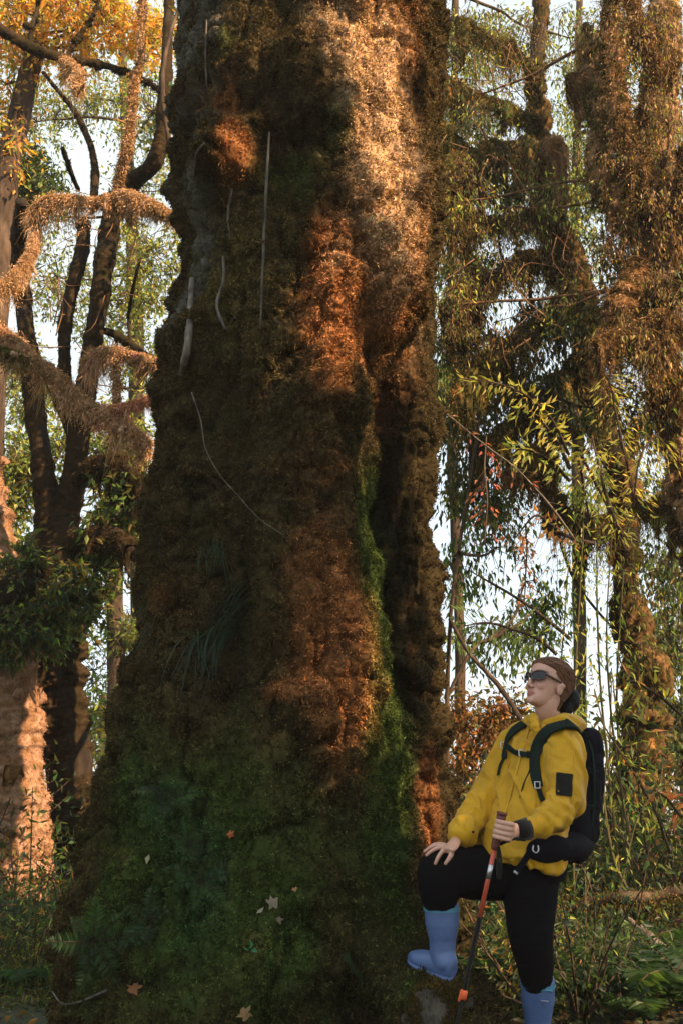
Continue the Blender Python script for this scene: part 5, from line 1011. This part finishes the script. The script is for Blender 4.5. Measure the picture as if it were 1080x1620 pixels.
# ---- sunglasses
gl = MB(); ln = MB()
for s in (-1, 1):
    pts = []
    for k_ in range(18):
        a_ = 2 * math.pi * k_ / 18; x_ = .0275 * np.sign(math.cos(a_)) * abs(math.cos(a_)) ** .7; y_ = .0185 * np.sign(math.sin(a_)) * abs(math.sin(a_)) ** .62
        y_ += .004 * x_ / .026 * (1 if y_ > 0 else .2); X = s * (.034 + x_); pts.append(Hd(X, .1015 - abs(X) ** 2 * 7.5, .004 + y_))
    path = np.array([V3(p) for p in pts + pts[:1]]); tube(gl, path, .0034, 6, cap=False)
    c_ = path[:-1].mean(0) + V3(hf) * .002; b0 = ln.n; n_ = 18; back = path[:-1] - V3(hf) * .0012
    ln.add(np.vstack([path[:-1], c_[None], back, c_[None] - V3(hf) * .003]), [[k_, (k_ + 1) % n_, n_] for k_ in range(n_)] + [[n_ + 1 + (k_ + 1) % n_, n_ + 1 + k_, 2 * n_ + 1] for k_ in range(n_)])
    limb(gl, [Hd(s * .061, .076, .012), Hd(s * .070, .045, .008), Hd(s * .0765, .01, .004), Hd(s * .0755, -.018, -.006)], [.0048, .0052, .0042, .003], 14, 8)
limb(gl, [Hd(-.010, .1015, .008), Hd(0, .103, .010), Hd(.010, .1015, .008)], [.003, .003, .003], 8, 8)
gls = gl.build('sunglasses', M['frame'], hiker); ln.build('lens', M['lens'], gls)

# ---- trousers
mb = MB()
loft(mb, [ring(842, 1335, 4.50, .15, .115), ring(838, 1372, 4.50, .165, .13), ring(838, 1392, 4.50, .15, .12)], sides=30)
limb(mb, [P(826, 1374, 4.54), P(765, 1380, 4.47), P(716, 1377, 4.42), P(694, 1386, 4.41)], [.115, .108, .092, .086], 24, 24)
limb(mb, [P(694, 1380, 4.41), P(694, 1410, 4.42), P(697, 1436, 4.44), P(699, 1458, 4.45)], [.086, .080, .062, .050], 20, 24)
limb(mb, [P(838, 1390, 4.46), P(838, 1430, 4.43), P(839, 1480, 4.40), P(846, 1530, 4.43), P(850, 1575, 4.46)], [.112, .103, .086, .070, .050], 26, 24)
V, N, F = fuse(mb, .006, 3)
kd = np.exp(-(np.linalg.norm(V - V3(P(720, 1410, 4.4)), axis=1) / .12) ** 2) + .5; V = V + N * (.006 * fbm(V, .05, 3, 95, (1, 1, 2.2)) * kd)[:, None]
mesh_from('trousers', V, F, M['black'], hiker)

# ---- jacket
mb = MB()
loft(mb, [ring(868, 1142, 4.53, .072, .062), ring(866, 1153, 4.53, .105, .075), ring(859, 1168, 4.52, .168, .095), ring(856, 1190, 4.51, .185, .118), ring(851, 1225, 4.50, .178, .135), ring(841, 1270, 4.49, .166, .136), ring(828, 1318, 4.48, .178, .150), ring(824, 1352, 4.47, .180, .148)], sides=40, sq=2.3)
# lower hem: front-left drape over the thigh, lower at the back
def tr(px, py, Y, w, d, tx): return (P(px, py, Y), (SH + Vector((0, 0, -.03))).normalized(), (FH + Vector((0, 0, tx))).normalized(), w, d)
loft(mb, [tr(828, 1325, 4.48, .178, .150, .0), tr(825, 1352, 4.47, .178, .146, .16), tr(827, 1374, 4.47, .166, .138, .20)], sides=40, sq=2.3)
limb(mb, [P(876, 1172, 4.42), P(889, 1190, 4.36), P(894, 1235, 4.31), P(896, 1268, 4.28)], [.075, .080, .072, .064], 24, 24)
limb(mb, [P(894, 1262, 4.285), P(884, 1286, 4.255), P(862, 1299, 4.22), P(838, 1310, 4.195)], [.064, .062, .053, .043], 20, 24)
limb(mb, [P(826, 1170, 4.62), P(810, 1186, 4.65), P(788, 1228, 4.62), P(766, 1264, 4.57)], [.072, .076, .066, .060], 24, 24)
limb(mb, [P(767, 1260, 4.57), P(748, 1292, 4.50), P(730, 1318, 4.42)], [.060, .054, .049], 20, 24)
V, N, F = fuse(mb, .0040, 4)
def near_seg(V, a, b):
    a, b = V3(a), V3(b); t_ = np.clip(((V - a) @ (b - a)) / ((b - a) @ (b - a)), 0, 1); return np.linalg.norm(V - (a + t_[:, None] * (b - a)), axis=1)
w1 = np.exp(-(np.linalg.norm(V - V3(P(880, 1280, 4.2)), axis=1) / .10) ** 2) + .8 * np.exp(-(np.linalg.norm(V - V3(P(755, 1285, 4.5)), axis=1) / .12) ** 2) + .6 * np.exp(-(np.linalg.norm(V - V3(P(880, 1215, 4.25)), axis=1) / .09) ** 2)
diag = V @ np.array([[1, 0, .5], [0, 1, 0], [-.3, 0, 1]])
rid = 1 - np.abs(fbm(diag * np.array([1.9, 1.9, .75]), .085, 2, 101)) * 2.4
rid2 = 1 - np.abs(fbm(V * np.array([1.6, 1.6, .42]) + V[:, 2:3] * np.array([.25, 0, 0]), .17, 2, 105)) * 3.0
fold = np.clip(1 - np.abs(fbm(V * np.array([1.3, 1.3, .5]) + V[:, 2:3] * np.array([.45, 0, 0]), .11, 2, 106)) * 4.5, 0, 1) ** .7
V = V + N * (.0085 * rid * (.25 + 1.2 * w1) + .007 * rid2 + .014 * fold - .007 + .0035 * np.clip(1 - np.abs(fbm(diag * np.array([1.5, 1.5, .8]), .045, 1, 109)) * 4, 0, 1) * np.clip(w1 + .3, 0, 1))[:, None]
sl = 1 - np.abs(((V[:, 2] * 42 + V[:, 0] * 30) % 2) - 1); V = V + N * (.007 * (sl - .5) * np.clip(w1 - .25, 0, 1))[:, None]
jk = mesh_from('jacket', V, F, M['jacket'], hiker); JV, JN, JF = V, N, F
bvh = BVHTree.FromPolygons([Vector(v) for v in V], F.tolist())
CAMP = Vector((0, 0, CAMZ))
def hit(px, py, out=.004, tree=None):
    d_ = (P(px, py, 4.4) - CAMP).normalized(); r_ = (tree or bvh).ray_cast(CAMP + d_ * 1.5, d_)
    if r_[0] is None: r_ = (tree or bvh).find_nearest(P(px, py, 4.35)); return r_[0] + r_[1] * out, r_[1]
    return r_[0] + r_[1] * out, r_[1]
def ribbon(name, pts, w, th, mat, parent, out=.004, n=None, raw=False):
    q = [hit(a, b_, out) if not raw else (a, b_) for a, b_ in pts]; n = n or len(pts) * 6
    path = catmull(np.array([V3(a) for a, _ in q]), n); nr = unit(catmull(np.array([V3(b_) for _, b_ in q]), n)); T = unit(np.gradient(path, axis=0)); S = unit(np.cross(T, nr)); nr = np.cross(S, T)
    w = np.interp(np.linspace(0, 1, n), np.linspace(0, 1, len(w)), w) if np.ndim(w) else np.full(n, w)
    a_ = np.linspace(0, 2 * np.pi, 12, endpoint=False); ca = np.sign(np.cos(a_)) * np.abs(np.cos(a_)) ** .5; sa = np.sign(np.sin(a_)) * np.abs(np.sin(a_)) ** .5
    v = path[:, None] + S[:, None] * (ca[None] * w[:, None] / 2)[..., None] + nr[:, None] * (sa * th / 2)[None, :, None]
    m_ = MB(); i = np.arange(n - 1)[:, None] * 12; j = np.arange(12)[None]; k = (j + 1) % 12; m_.add(v.reshape(-1, 3), np.stack([i + j, i + k, i + 12 + k, i + 12 + j], -1).reshape(-1, 4)); return m_.build(name, M[mat], parent)
# collar and rolled hood
mb = MB(); cc = P(868, 1141, 4.53); path = []
for k_ in range(25):
    a_ = 2 * math.pi * k_ / 24; path.append(cc + FH * (math.cos(a_) * .070 + .004) + SH * math.sin(a_) * .066 + Vector((0, 0, -.012 * math.cos(a_) + .004)))
tube(mb, np.array([V3(p) for p in path]), .019, 12, cap=False)
limb(mb, [P(842, 1136, 4.42), P(846, 1150, 4.40), P(850, 1164, 4.40)], [.017, .020, .012], 10)
limb(mb, [P(862, 1146, 4.43), P(885, 1141, 4.43), P(903, 1143, 4.47), P(913, 1148, 4.56), P(902, 1146, 4.64), P(878, 1146, 4.68)], [.016, .026, .032, .034, .030, .020], 30, 16)
limb(mb, [P(832, 1150, 4.58), P(834, 1140, 4.60), P(845, 1136, 4.64)], [.016, .018, .016], 10)
V, N, F = fuse(mb, .004, 2); V = V + N * (.006 * (1 - 2.2 * np.abs(fbm(V * np.array([1, 1, 2.4]), .05, 2, 104))))[:, None]; mesh_from('hood', V, F, M['jacket2'], hiker)
ribbon('zip', [(838, 1150), (826, 1185), (815, 1225), (803, 1270), (792, 1310), (783, 1350)], .010, .004, 'jacket2', jk, .003)
ribbon('pocket_seam', [(842, 1205), (836, 1222), (828, 1240), (822, 1262)], .005, .004, 'strap', jk, .002)
ribbon('hem_band', [(777, 1361), (800, 1371), (835, 1381), (862, 1385), (876, 1384)], .008, .006, 'jacket2', jk, .002)
ribbon('seam', [(879, 1166), (874, 1190), (872, 1215), (874, 1235)], .004, .003, 'jacket2', jk, .001)
ribbon('seam', [(905, 1178), (908, 1210), (907, 1245), (902, 1272)], .004, .003, 'jacket2', jk, .001)
ribbon('seam', [(818, 1178), (806, 1205), (793, 1240), (776, 1270)], .004, .003, 'jacket2', jk, .001)
ribbon('pocket_flap', [(800, 1318), (812, 1322), (822, 1324)], .016, .004, 'jacket2', jk, .002)
# cuffs
mb = MB(); tube(mb, np.array([V3(P(834, 1311, 4.195)), V3(P(815, 1315, 4.175))]), [.040, .034], 20, flat=(1, 1.05)); mb.build('cuff', M['patch'], jk)
mb = MB(); tube(mb, np.array([V3(P(737, 1310, 4.43)), V3(P(722, 1330, 4.395))]), [.051, .046], 20, flat=(1, 1.0)); mb.build('cuff', M['jacket2'], jk)
# velcro patch on the sleeve: hugs the cloth
g = 9; pv = []
for a_ in np.linspace(0, 1, g):
    for b_ in np.linspace(0, 1, g):
        rx = 878 + 25 * a_ + 2 * (1 - b_); ry = 1222 + 36 * b_ + 3 * a_; h_, n_ = hit(rx, ry, .004); pv.append(V3(h_))
pv = np.array(pv); pb = pv + np.array([.004, .010, 0]); i = np.arange(g - 1)[:, None] * g; j = np.arange(g - 1)[None]; f = np.stack([i + j, i + g + j, i + g + j + 1, i + j + 1], -1).reshape(-1, 4)
m_ = MB(); m_.add(np.vstack([pv, pb]), np.vstack([f, f[:, ::-1] + g * g])); m_.build('sleeve_patch', M['patch'], jk)
for (a_, b_) in ((877, 1152), (890, 1150), (775, 1363), (747, 1316)):
    m_ = MB(); h_, n_ = hit(a_, b_, .004); ball(m_, h_, (.005, .005, .005), seg=8); m_.build('toggle', M['patch'], jk)

# ---- boots: tube with a rolled rim, ankle, heel and foot
def boot(top, ank, heel, toe, rt, ra, label=None):
    mb = MB(); top, ank, heel, toe = map(Vector, (top, ank, heel, toe)); ax = (toe - heel).normalized(); sidev = ax.cross((top - ank).normalized()).normalized()
    upv = sidev.cross(ax).normalized(); upv = upv if upv.z > 0 else -upv
    limb(mb, [top, top * .66 + ank * .34, top * .3 + ank * .7, ank], [rt, rt * .97, ra * 1.04, ra], 22, 26)
    L = (toe - heel).length
    loft(mb, [(heel + upv * .040 - ax * .004, sidev, upv, .026, .030), (heel + ax * L * .14 + upv * .046, sidev, upv, .035, .046), (heel + ax * L * .40 + upv * .042, sidev, upv, .036, .043), (heel + ax * L * .66 + upv * .034, sidev, upv, .044, .034), (heel + ax * L * .86 + upv * .030, sidev, upv, .040, .028), (heel + ax * L + upv * .026, sidev, upv, .020, .018)], sides=24, sq=2.4)
    limb(mb, [ank, heel + ax * L * .18 + upv * .06], [ra, .046], 10)
    limb(mb, [ank + ax * .01, heel + ax * L * .42 + upv * .06], [ra * .8, .034], 10)
    V, N, F = fuse(mb, .004, 3); V = V + N * (.0022 * fbm(V, .05, 2, 110))[:, None]
    o = mesh_from('boot', V, F, M['boot'], hiker)
    d_ = (top - ank).normalized(); mm = MB(); tube(mm, np.array([V3(top - d_ * .006), V3(top + d_ * .010)]), [rt * 1.045, rt * 1.05], 28, cap=False); mm.build('rim', M['boottrim'], o)
    m2 = MB(); loft(m2, [(heel - ax * .006 + upv * .006, sidev, upv, .022, .010), (heel + ax * L * .12 + upv * .006, sidev, upv, .037, .011), (heel + ax * L * .4 + upv * .006, sidev, upv, .035, .009), (heel + ax * L * .68 + upv * .006, sidev, upv, .046, .010), (heel + ax * L * .9 + upv * .010, sidev, upv, .039, .010), (heel + ax * L * 1.01 + upv * .016, sidev, upv, .016, .006)], sides=24, sq=2.6); m2.build('sole', M['boot'], o); return o
b1 = boot(P(698, 1438, 4.445), P(700, 1508, 4.45), P(713, 1552, 4.42), P(648, 1522, 4.56), .068, .050)
b2 = boot(P(850, 1556, 4.46), P(850, 1632, 4.49), P(872, 1682, 4.50), P(812, 1688, 4.36), .066, .050)
for s_ in (0, 1):
    m_ = MB(); c_ = P(865, 1562, 4.40); tube(m_, np.array([V3(P(856, 1566, 4.395)), V3(P(872, 1568, 4.41))]), [.010, .010], 8, flat=(1, .3)); 
    if s_ == 0: m_.build('buckle_strap', M['boottrim'], b2)
m_ = MB(); tube(m_, np.array([V3(P(855, 1583, 4.395)), V3(P(866, 1584, 4.40))]), [.006, .006], 8, flat=(1, .3)); m_.build('boot_badge', M['silver'], b2)

# ---- trekking pole, held: a thing of its own
pole = thing('trekking_pole', 'red and black trekking pole with brown grip held upright in her near hand', 'trekking pole', tuple(POLE_B + pd * .25))
def along(t_): return V3(POLE_T + (POLE_B - POLE_T) * t_)
mb = MB(); tube(mb, np.array([along(.0), along(.012), along(.03), along(.07), along(.11), along(.15), along(.165)]), [.012, .019, .016, .0150, .0165, .015, .012], 16); mb.build('grip', M['grip'], pole)
mb = MB(); tube(mb, np.array([along(-.008), along(.004)]), [.021, .019], 16); mb.build('grip_top', M['grip'], pole)
mb = MB(); tube(mb, np.array([along(.16), along(.48)]), .0088, 12); u_ = mb.build('upper_shaft', M['redpole'], pole)
mb = MB(); tube(mb, np.array([along(.235), along(.30)]), .0092, 12); mb.build('shaft_print', M['silver'], u_)
mb = MB(); tube(mb, np.array([along(.475), along(.485), along(.83), along(.835)]), [.009, .0098, .008, .008], 12); mb.build('middle_shaft', M['patch'], pole)
mb = MB(); tube(mb, np.array([along(.805), along(.812), along(.842), along(.848)]), [.010, .0145, .0145, .010], 12); limb(mb, [Vector(along(.81)) + Vector((-.010, -.008, 0)), Vector(along(.85)) + Vector((-.012, -.008, 0))], [.006, .005], 6, 8); mb.build('clip', M['orange'], pole)
mb = MB(); tube(mb, np.array([along(.83), V3(POLE_B + pd * .22)]), .0062, 10); mb.build('lower_shaft', M['patch'], pole)
mb = MB(); a0 = along(.15)
for s_ in (-1, 1): p_ = np.array([a0 + (.012, -.012, 0), a0 + (.012 + .006 * s_, -.014, -.05), a0 + (.010 + .004 * s_, -.012, -.115)]); tube(mb, catmull(p_, 10), .0032, 6, flat=(1, 1.8))
limb(mb, [Vector(along(.135)) + q0 * .02, LWR * .5 + pc * .5 + Vector((0, -.02, -.028)), LWR + Vector((0, -.026, -.03))], [.007, .006, .006], 10, 8)
mb.build('wrist_strap', M['patch'], pole)

# ---- backpack, worn: a thing of its own
pk_ = thing('backpack', 'large navy black hiking backpack with dark green shoulder straps on her back', 'backpack', tuple(P(905, 1362, 4.63)))
mb = MB()
def pr_(px, py, Y, w, d): return (P(px, py, Y), SH, FH, w, d)
loft(mb, [pr_(908, 1150, 4.62, .06, .04), pr_(908, 1158, 4.62, .10, .058), pr_(908, 1180, 4.62, .118, .072), pr_(906, 1225, 4.61, .128, .080), pr_(902, 1280, 4.60, .126, .076), pr_(899, 1325, 4.59, .122, .070), pr_(895, 1350, 4.58, .105, .056), pr_(892, 1362, 4.58, .07, .035)], sides=36, sq=3.0)
ball(mb, P(912, 1165, 4.62), (.095, .068, .045), (SH, FH, Vector((0, 0, 1)))); ball(mb, P(916, 1300, 4.63), (.09, .05, .10), (SH, FH, Vector((0, 0, 1)))); ball(mb, P(917, 1300, 4.50), (.04, .07, .10), (SH, FH, Vector((0, 0, 1))))
V, N, F = fuse(mb, .006, 3); V = V + N * (.012 * (1 - 2.6 * np.abs(fbm(V * np.array([1, 1, .8]), .10, 3, 120))) + .003 * fbm(V, .03, 2, 121))[:, None]
pb_ = mesh_from('pack_body', V, F, M['pack'], pk_); pbv = BVHTree.FromPolygons([Vector(v) for v in V], F.tolist())
for k_, (l, w_) in enumerate([([(905, 1170), (908, 1200), (912, 1240), (918, 1290)], .012), ([(925, 1160), (934, 1190), (938, 1230), (936, 1290), (925, 1340)], .012), ([(914, 1212), (928, 1216), (942, 1222)], .010), ([(914, 1268), (926, 1274), (938, 1276)], .010)]):
    q = [hit(a, b_, .006, pbv) for a, b_ in l]; ribbon('compression_strap', q, w_, .004, 'strap', pb_, raw=True)
mb = MB(); mb2 = MB()
sp_ = [(P(910, 1158, 4.53), Vector((.3, -.5, .8))), hit(900, 1151, .018), hit(884, 1153, .014), hit(866, 1160, .012), hit(852, 1178, .012), hit(848, 1200, .012), hit(848, 1225, .011), hit(852, 1245, .009)]
ribbon('shoulder_strap', sp_, [.05, .058, .058, .056, .052, .048, .046, .040], .014, 'strap', pk_, raw=True, n=60)
ribbon('strap_webbing', [hit(852, 1243, .012), hit(854, 1255, .010), hit(857, 1268, .010)], .020, .004, 'strap', pk_, raw=True)
fs = [hit(827, 1148, .012), hit(816, 1156, .012), hit(807, 1168, .012), hit(801, 1182, .010), hit(797, 1200, .010)]
ribbon('shoulder_strap', fs, [.036, .040, .036, .030, .022], .012, 'strap', pk_, raw=True)
ribbon('strap_webbing', [hit(797, 1198, .006), hit(791, 1212, .006), hit(789, 1227, .008)], .012, .005, 'strap', pk_, raw=True)
ribbon('chest_strap', [hit(802, 1183, .012), hit(818, 1190, .010), hit(833, 1195, .010), hit(845, 1196, .018)], .022, .006, 'strap', pk_, raw=True)
for (a_, b_) in ((825, 1193), (841, 1196), (852, 1242), (799, 1183)):
    h_, n_ = hit(a_, b_, .018); m_ = MB(); pth = np.array([V3(h_ + Vector((dx, 0, dz))) for dx, dz in ((-.010, -.012), (.010, -.012), (.010, .012), (-.010, .012), (-.010, -.012))]); tube(m_, pth, .0028, 6, (1, 1, 1), cap=False); m_.build('buckle', M['silver'] if a_ != 841 else M['strap'], pk_)
mb = MB(); ball(mb, P(868, 1343, 4.31), (.095, .035, .052), (Vector((.97, .2, .10)).normalized(), Vector((-.2, .97, 0)).normalized(), Vector((-.1, 0, 1)).normalized())); limb(mb, [P(872, 1345, 4.33), P(900, 1340, 4.42), P(915, 1335, 4.52)], [.045, .055, .06], 14)
limb(mb, [P(845, 1338, 4.32), P(835, 1336, 4.33)], [.03, .016], 8)
V, N, F = fuse(mb, .005, 3); V = V + N * (.004 * fbm(V, .05, 3, 122))[:, None]; hb = mesh_from('hip_belt', V, F, M['pack'], pk_)
ribbon('hip_webbing', [(P(843, 1340, 4.285), Vector((-.2, -1, 0))), (P(835, 1352, 4.285), Vector((-.2, -1, 0))), (P(826, 1366, 4.29), Vector((-.2, -1, 0))), (P(816, 1379, 4.30), Vector((-.2, -1, 0)))], .024, .006, 'pack', pk_, raw=True)
m_ = MB(); path = [P(843, 1337, 4.262), P(842, 1345, 4.258), P(847, 1349, 4.256), P(851, 1345, 4.258), P(850, 1337, 4.262)]; tube(m_, catmull(np.array([V3(p) for p in path]), 16), .0028, 8); m_.build('metal_ring', M['silver'], pk_)
m_ = MB(); tube(m_, np.array([V3(P(812, 1378, 4.29)), V3(P(818, 1383, 4.29))]), .005, 8); m_.build('webbing_end', M['silver'], pk_)
# ------------------------------------------------------------------ unseen trees put in to shade the scene, crowns shaped for their shadows
def in_poly(x, y, poly):
    c = False; j = len(poly) - 1
    for i in range(len(poly)):
        (xi, yi), (xj, yj) = poly[i], poly[j]
        if (yi > y) != (yj > y) and x < (xj - xi) * (y - yi) / (yj - yi) + xi: c = not c
        j = i
    return c
LIT = [[(345, -250), (760, -250), (760, 500), (660, 530), (625, 560), (618, 470), (600, 390), (565, 310), (535, 230), (470, 200), (400, 190), (345, 100)], [(480, 350), (535, 350), (565, 470), (568, 625), (515, 640), (470, 520)],
       [(495, 975), (575, 975), (605, 1090), (580, 1200), (490, 1210), (460, 1120)], [(340, 195), (410, 190), (410, 285), (355, 290)], [(690, 1190), (725, 1190), (720, 1330), (695, 1330)]]
_c1 = unit(np.array([-SUND.y, SUND.x, 0])); _c2 = np.cross(np.array(SUND), _c1)
def sunplane(p): p = np.atleast_2d(np.array(p, float)); return np.stack([p @ _c1, p @ _c2], 1)
def keep_lit(pts, lit, r):
    a, b = sunplane(pts), sunplane(lit); out = []
    for k_ in range(0, len(a), 400):
        d = np.linalg.norm(a[k_:k_ + 400, None] - b[None], axis=2).min(1); out += list(d > r)
    return [p for p, ok in zip(pts, out) if ok]
def shade_tree(label, foot, pts, trange, seed, tr=None):  # leaf clumps set along the sun's rays from every point to be shaded
    rg = np.random.default_rng(seed); t_ = thing('shade_tree', label, 'tree', foot); cl = []
    for p in pts:
        q = np.array(p) + np.array(SUND) * rg.uniform(*trange) + rg.normal(size=3) * .015
        cl.append(q)
    cl = np.array(cl); f = np.array(foot); c0 = cl.mean(0)
    mb = MB(); pth = catmull(np.array([f, f * .6 + np.array([c0[0], c0[1], cl[:, 2].min() * .9]) * .4, c0 * .75 + f * .25, c0 + (0, 0, 1.0)]), 30)
    tube(mb, pth, np.linspace(.12, .03, 30), 12, (1, 1, 1), .3); mb.build('trunk', M['bark'], t_)
    mt_ = MB(); nodes = [pth[k_] for k_ in range(12, 30)]
    for k_ in range(22):
        e = cl[rg.integers(len(cl))]; b = pth[rg.integers(10, 29)]; m_ = (b + e) / 2 + rg.normal(size=3) * .25; l_ = catmull(np.array([b, m_, e]), 14); tube(mt_, l_, np.linspace(.035, .01, 14), 6); nodes += list(l_[3:])
    mt_.build('limbs', M['bark'], t_)
    ml = MB(); n = 9; P_ = np.repeat(cl, n, 0) + rg.normal(size=(len(cl) * n, 3)) * .032; L = rg.uniform(.05, .10, len(P_))
    leafs(ml, P_ - rdir(len(P_), rg) * 0, unit(rdir(len(P_), rg) + np.array([0, 0, -.4])), L, L * .55, palette(GREEN + OLIVE, len(P_), rg), .2, rg)
    ml.build('crown', M['leaf'], t_, False); return t_
# how far away the giant trunk's surface lies at each photo pixel
_V = TREE[0][TREE[1][:, 1] < .2]; _dp = _V[:, 1] * CP + (_V[:, 2] - CAMZ) * SP; _px = 540 + FPX * _V[:, 0] / _dp; _py = 810 - FPX * ((_V[:, 2] - CAMZ) * CP - _V[:, 1] * SP) / _dp
_g = np.full((120, 70), 9.0); _iy = np.clip(((_py + 300) / 20).astype(int), 0, 119); _ix = np.clip((_px / 20).astype(int), 0, 69); np.minimum.at(_g, (_iy, _ix), _V[:, 1])
def trunkY(x, y):
    v = _g[int(np.clip((y + 300) / 20, 0, 119)), int(np.clip(x / 20, 0, 69))]; return float(v) if v < 8 else 5.4
rg = np.random.default_rng(3); pts = []
for y_ in np.arange(-60, 1860, 19):
    for x_ in np.arange(40, 1000, 19):
        x = x_ + rg.normal() * 6; y = y_ + rg.normal() * 6
        if x < 760 and any(in_poly(x, y, q) for q in LIT): continue
        if x > 700 and y < 960: continue
        if rg.random() < .05 + .35 * (815 < x < 900 and 1020 < y < 1130): continue
        Ys = trunkY(x, y) if x < 690 else 4.45
        if x > 560 and y < 560: continue
        pts.append(P(x, y, Ys))
        if 560 < x < 740 and 540 < y < 1180: pts.append(P(x, y, 5.65))
lit = [P(x, y, trunkY(x, y)) for y in range(-200, 1340, 14) for x in range(345, 740, 14) if any(in_poly(x, y, q) for q in LIT)]
pts = keep_lit(pts, lit, .06)
for (x0, y0), (x1, y1), n_ in (((566, 325), (592, 410), 14), ((592, 410), (600, 560), 22), ((655, 95), (672, 165), 12), ((520, 205), (450, 215), 10), ((560, 650), (470, 660), 14), ((500, 650), (500, 960), 60), ((560, 650), (570, 960), 60)):
    for k_ in range(n_):
        t_ = (k_ + .5) / n_; x = x0 + (x1 - x0) * t_ + rg.normal() * 5; y = y0 + (y1 - y0) * t_ + rg.normal() * 5; pts.append(P(x, y, trunkY(x, y)))
shade_tree('unseen leafy tree right of the viewer, its crown shaped to shade the giant trunk', (4.6, .2, 0), pts, (5.2, 8.0), 4)
pts = []
for y_ in np.arange(840, 1700, 24):
    for x_ in np.arange(740, 1300, 24):
        if rg.random() < (.4 if y_ < 1120 else .06): continue
        pts.append(P(x_ + rg.normal() * 8, y_ + rg.normal() * 8, 7.5))
shade_tree('second unseen leafy tree far right of the viewer, placed to shade the undergrowth', (8.4, 3.0, 0), pts, (8.0, 11.0), 5)

pts = []  # added tree out of view, its crown placed to shade the forked limbs
for y_ in range(60, 960, 16):
    for x_ in range(20, 190, 16):
        if rg.random() < .25: continue
        pts.append(P(x_ + rg.normal() * 5, y_ + rg.normal() * 5, 9.35))
shade_tree('unseen slender tree added behind the giant trunk to shade the forked tree', (-.35, 7.7, -.05), pts, (2.55, 3.1), 8)

# ------------------------------------------------------------------ the damp morning air
mb = MB(); X0, X1, Y0, Y1, Z0, Z1 = -2600, 2600, -900, 4600, -16, 14
mb.add([(X0, Y0, Z0), (X1, Y0, Z0), (X1, Y1, Z0), (X0, Y1, Z0), (X0, Y0, Z1), (X1, Y0, Z1), (X1, Y1, Z1), (X0, Y1, Z1)], [(0, 3, 2, 1), (4, 5, 6, 7), (0, 1, 5, 4), (1, 2, 6, 5), (2, 3, 7, 6), (3, 0, 4, 7)])
m = bpy.data.materials.new('haze'); m.use_nodes = True; t = m.node_tree; t.nodes.remove(t.nodes['Principled BSDF']); v = t.nodes.new('ShaderNodeVolumePrincipled')
v.inputs['Color'].default_value = (.93, .96, 1, 1); v.inputs['Density'].default_value = 0.001; v.inputs['Anisotropy'].default_value = .2; t.links.new(v.outputs[0], t.nodes['Material Output'].inputs['Volume'])
tag(mb.build('haze', m, None, False), 'thin pale damp air between the trees', 'haze', None, 'stuff')
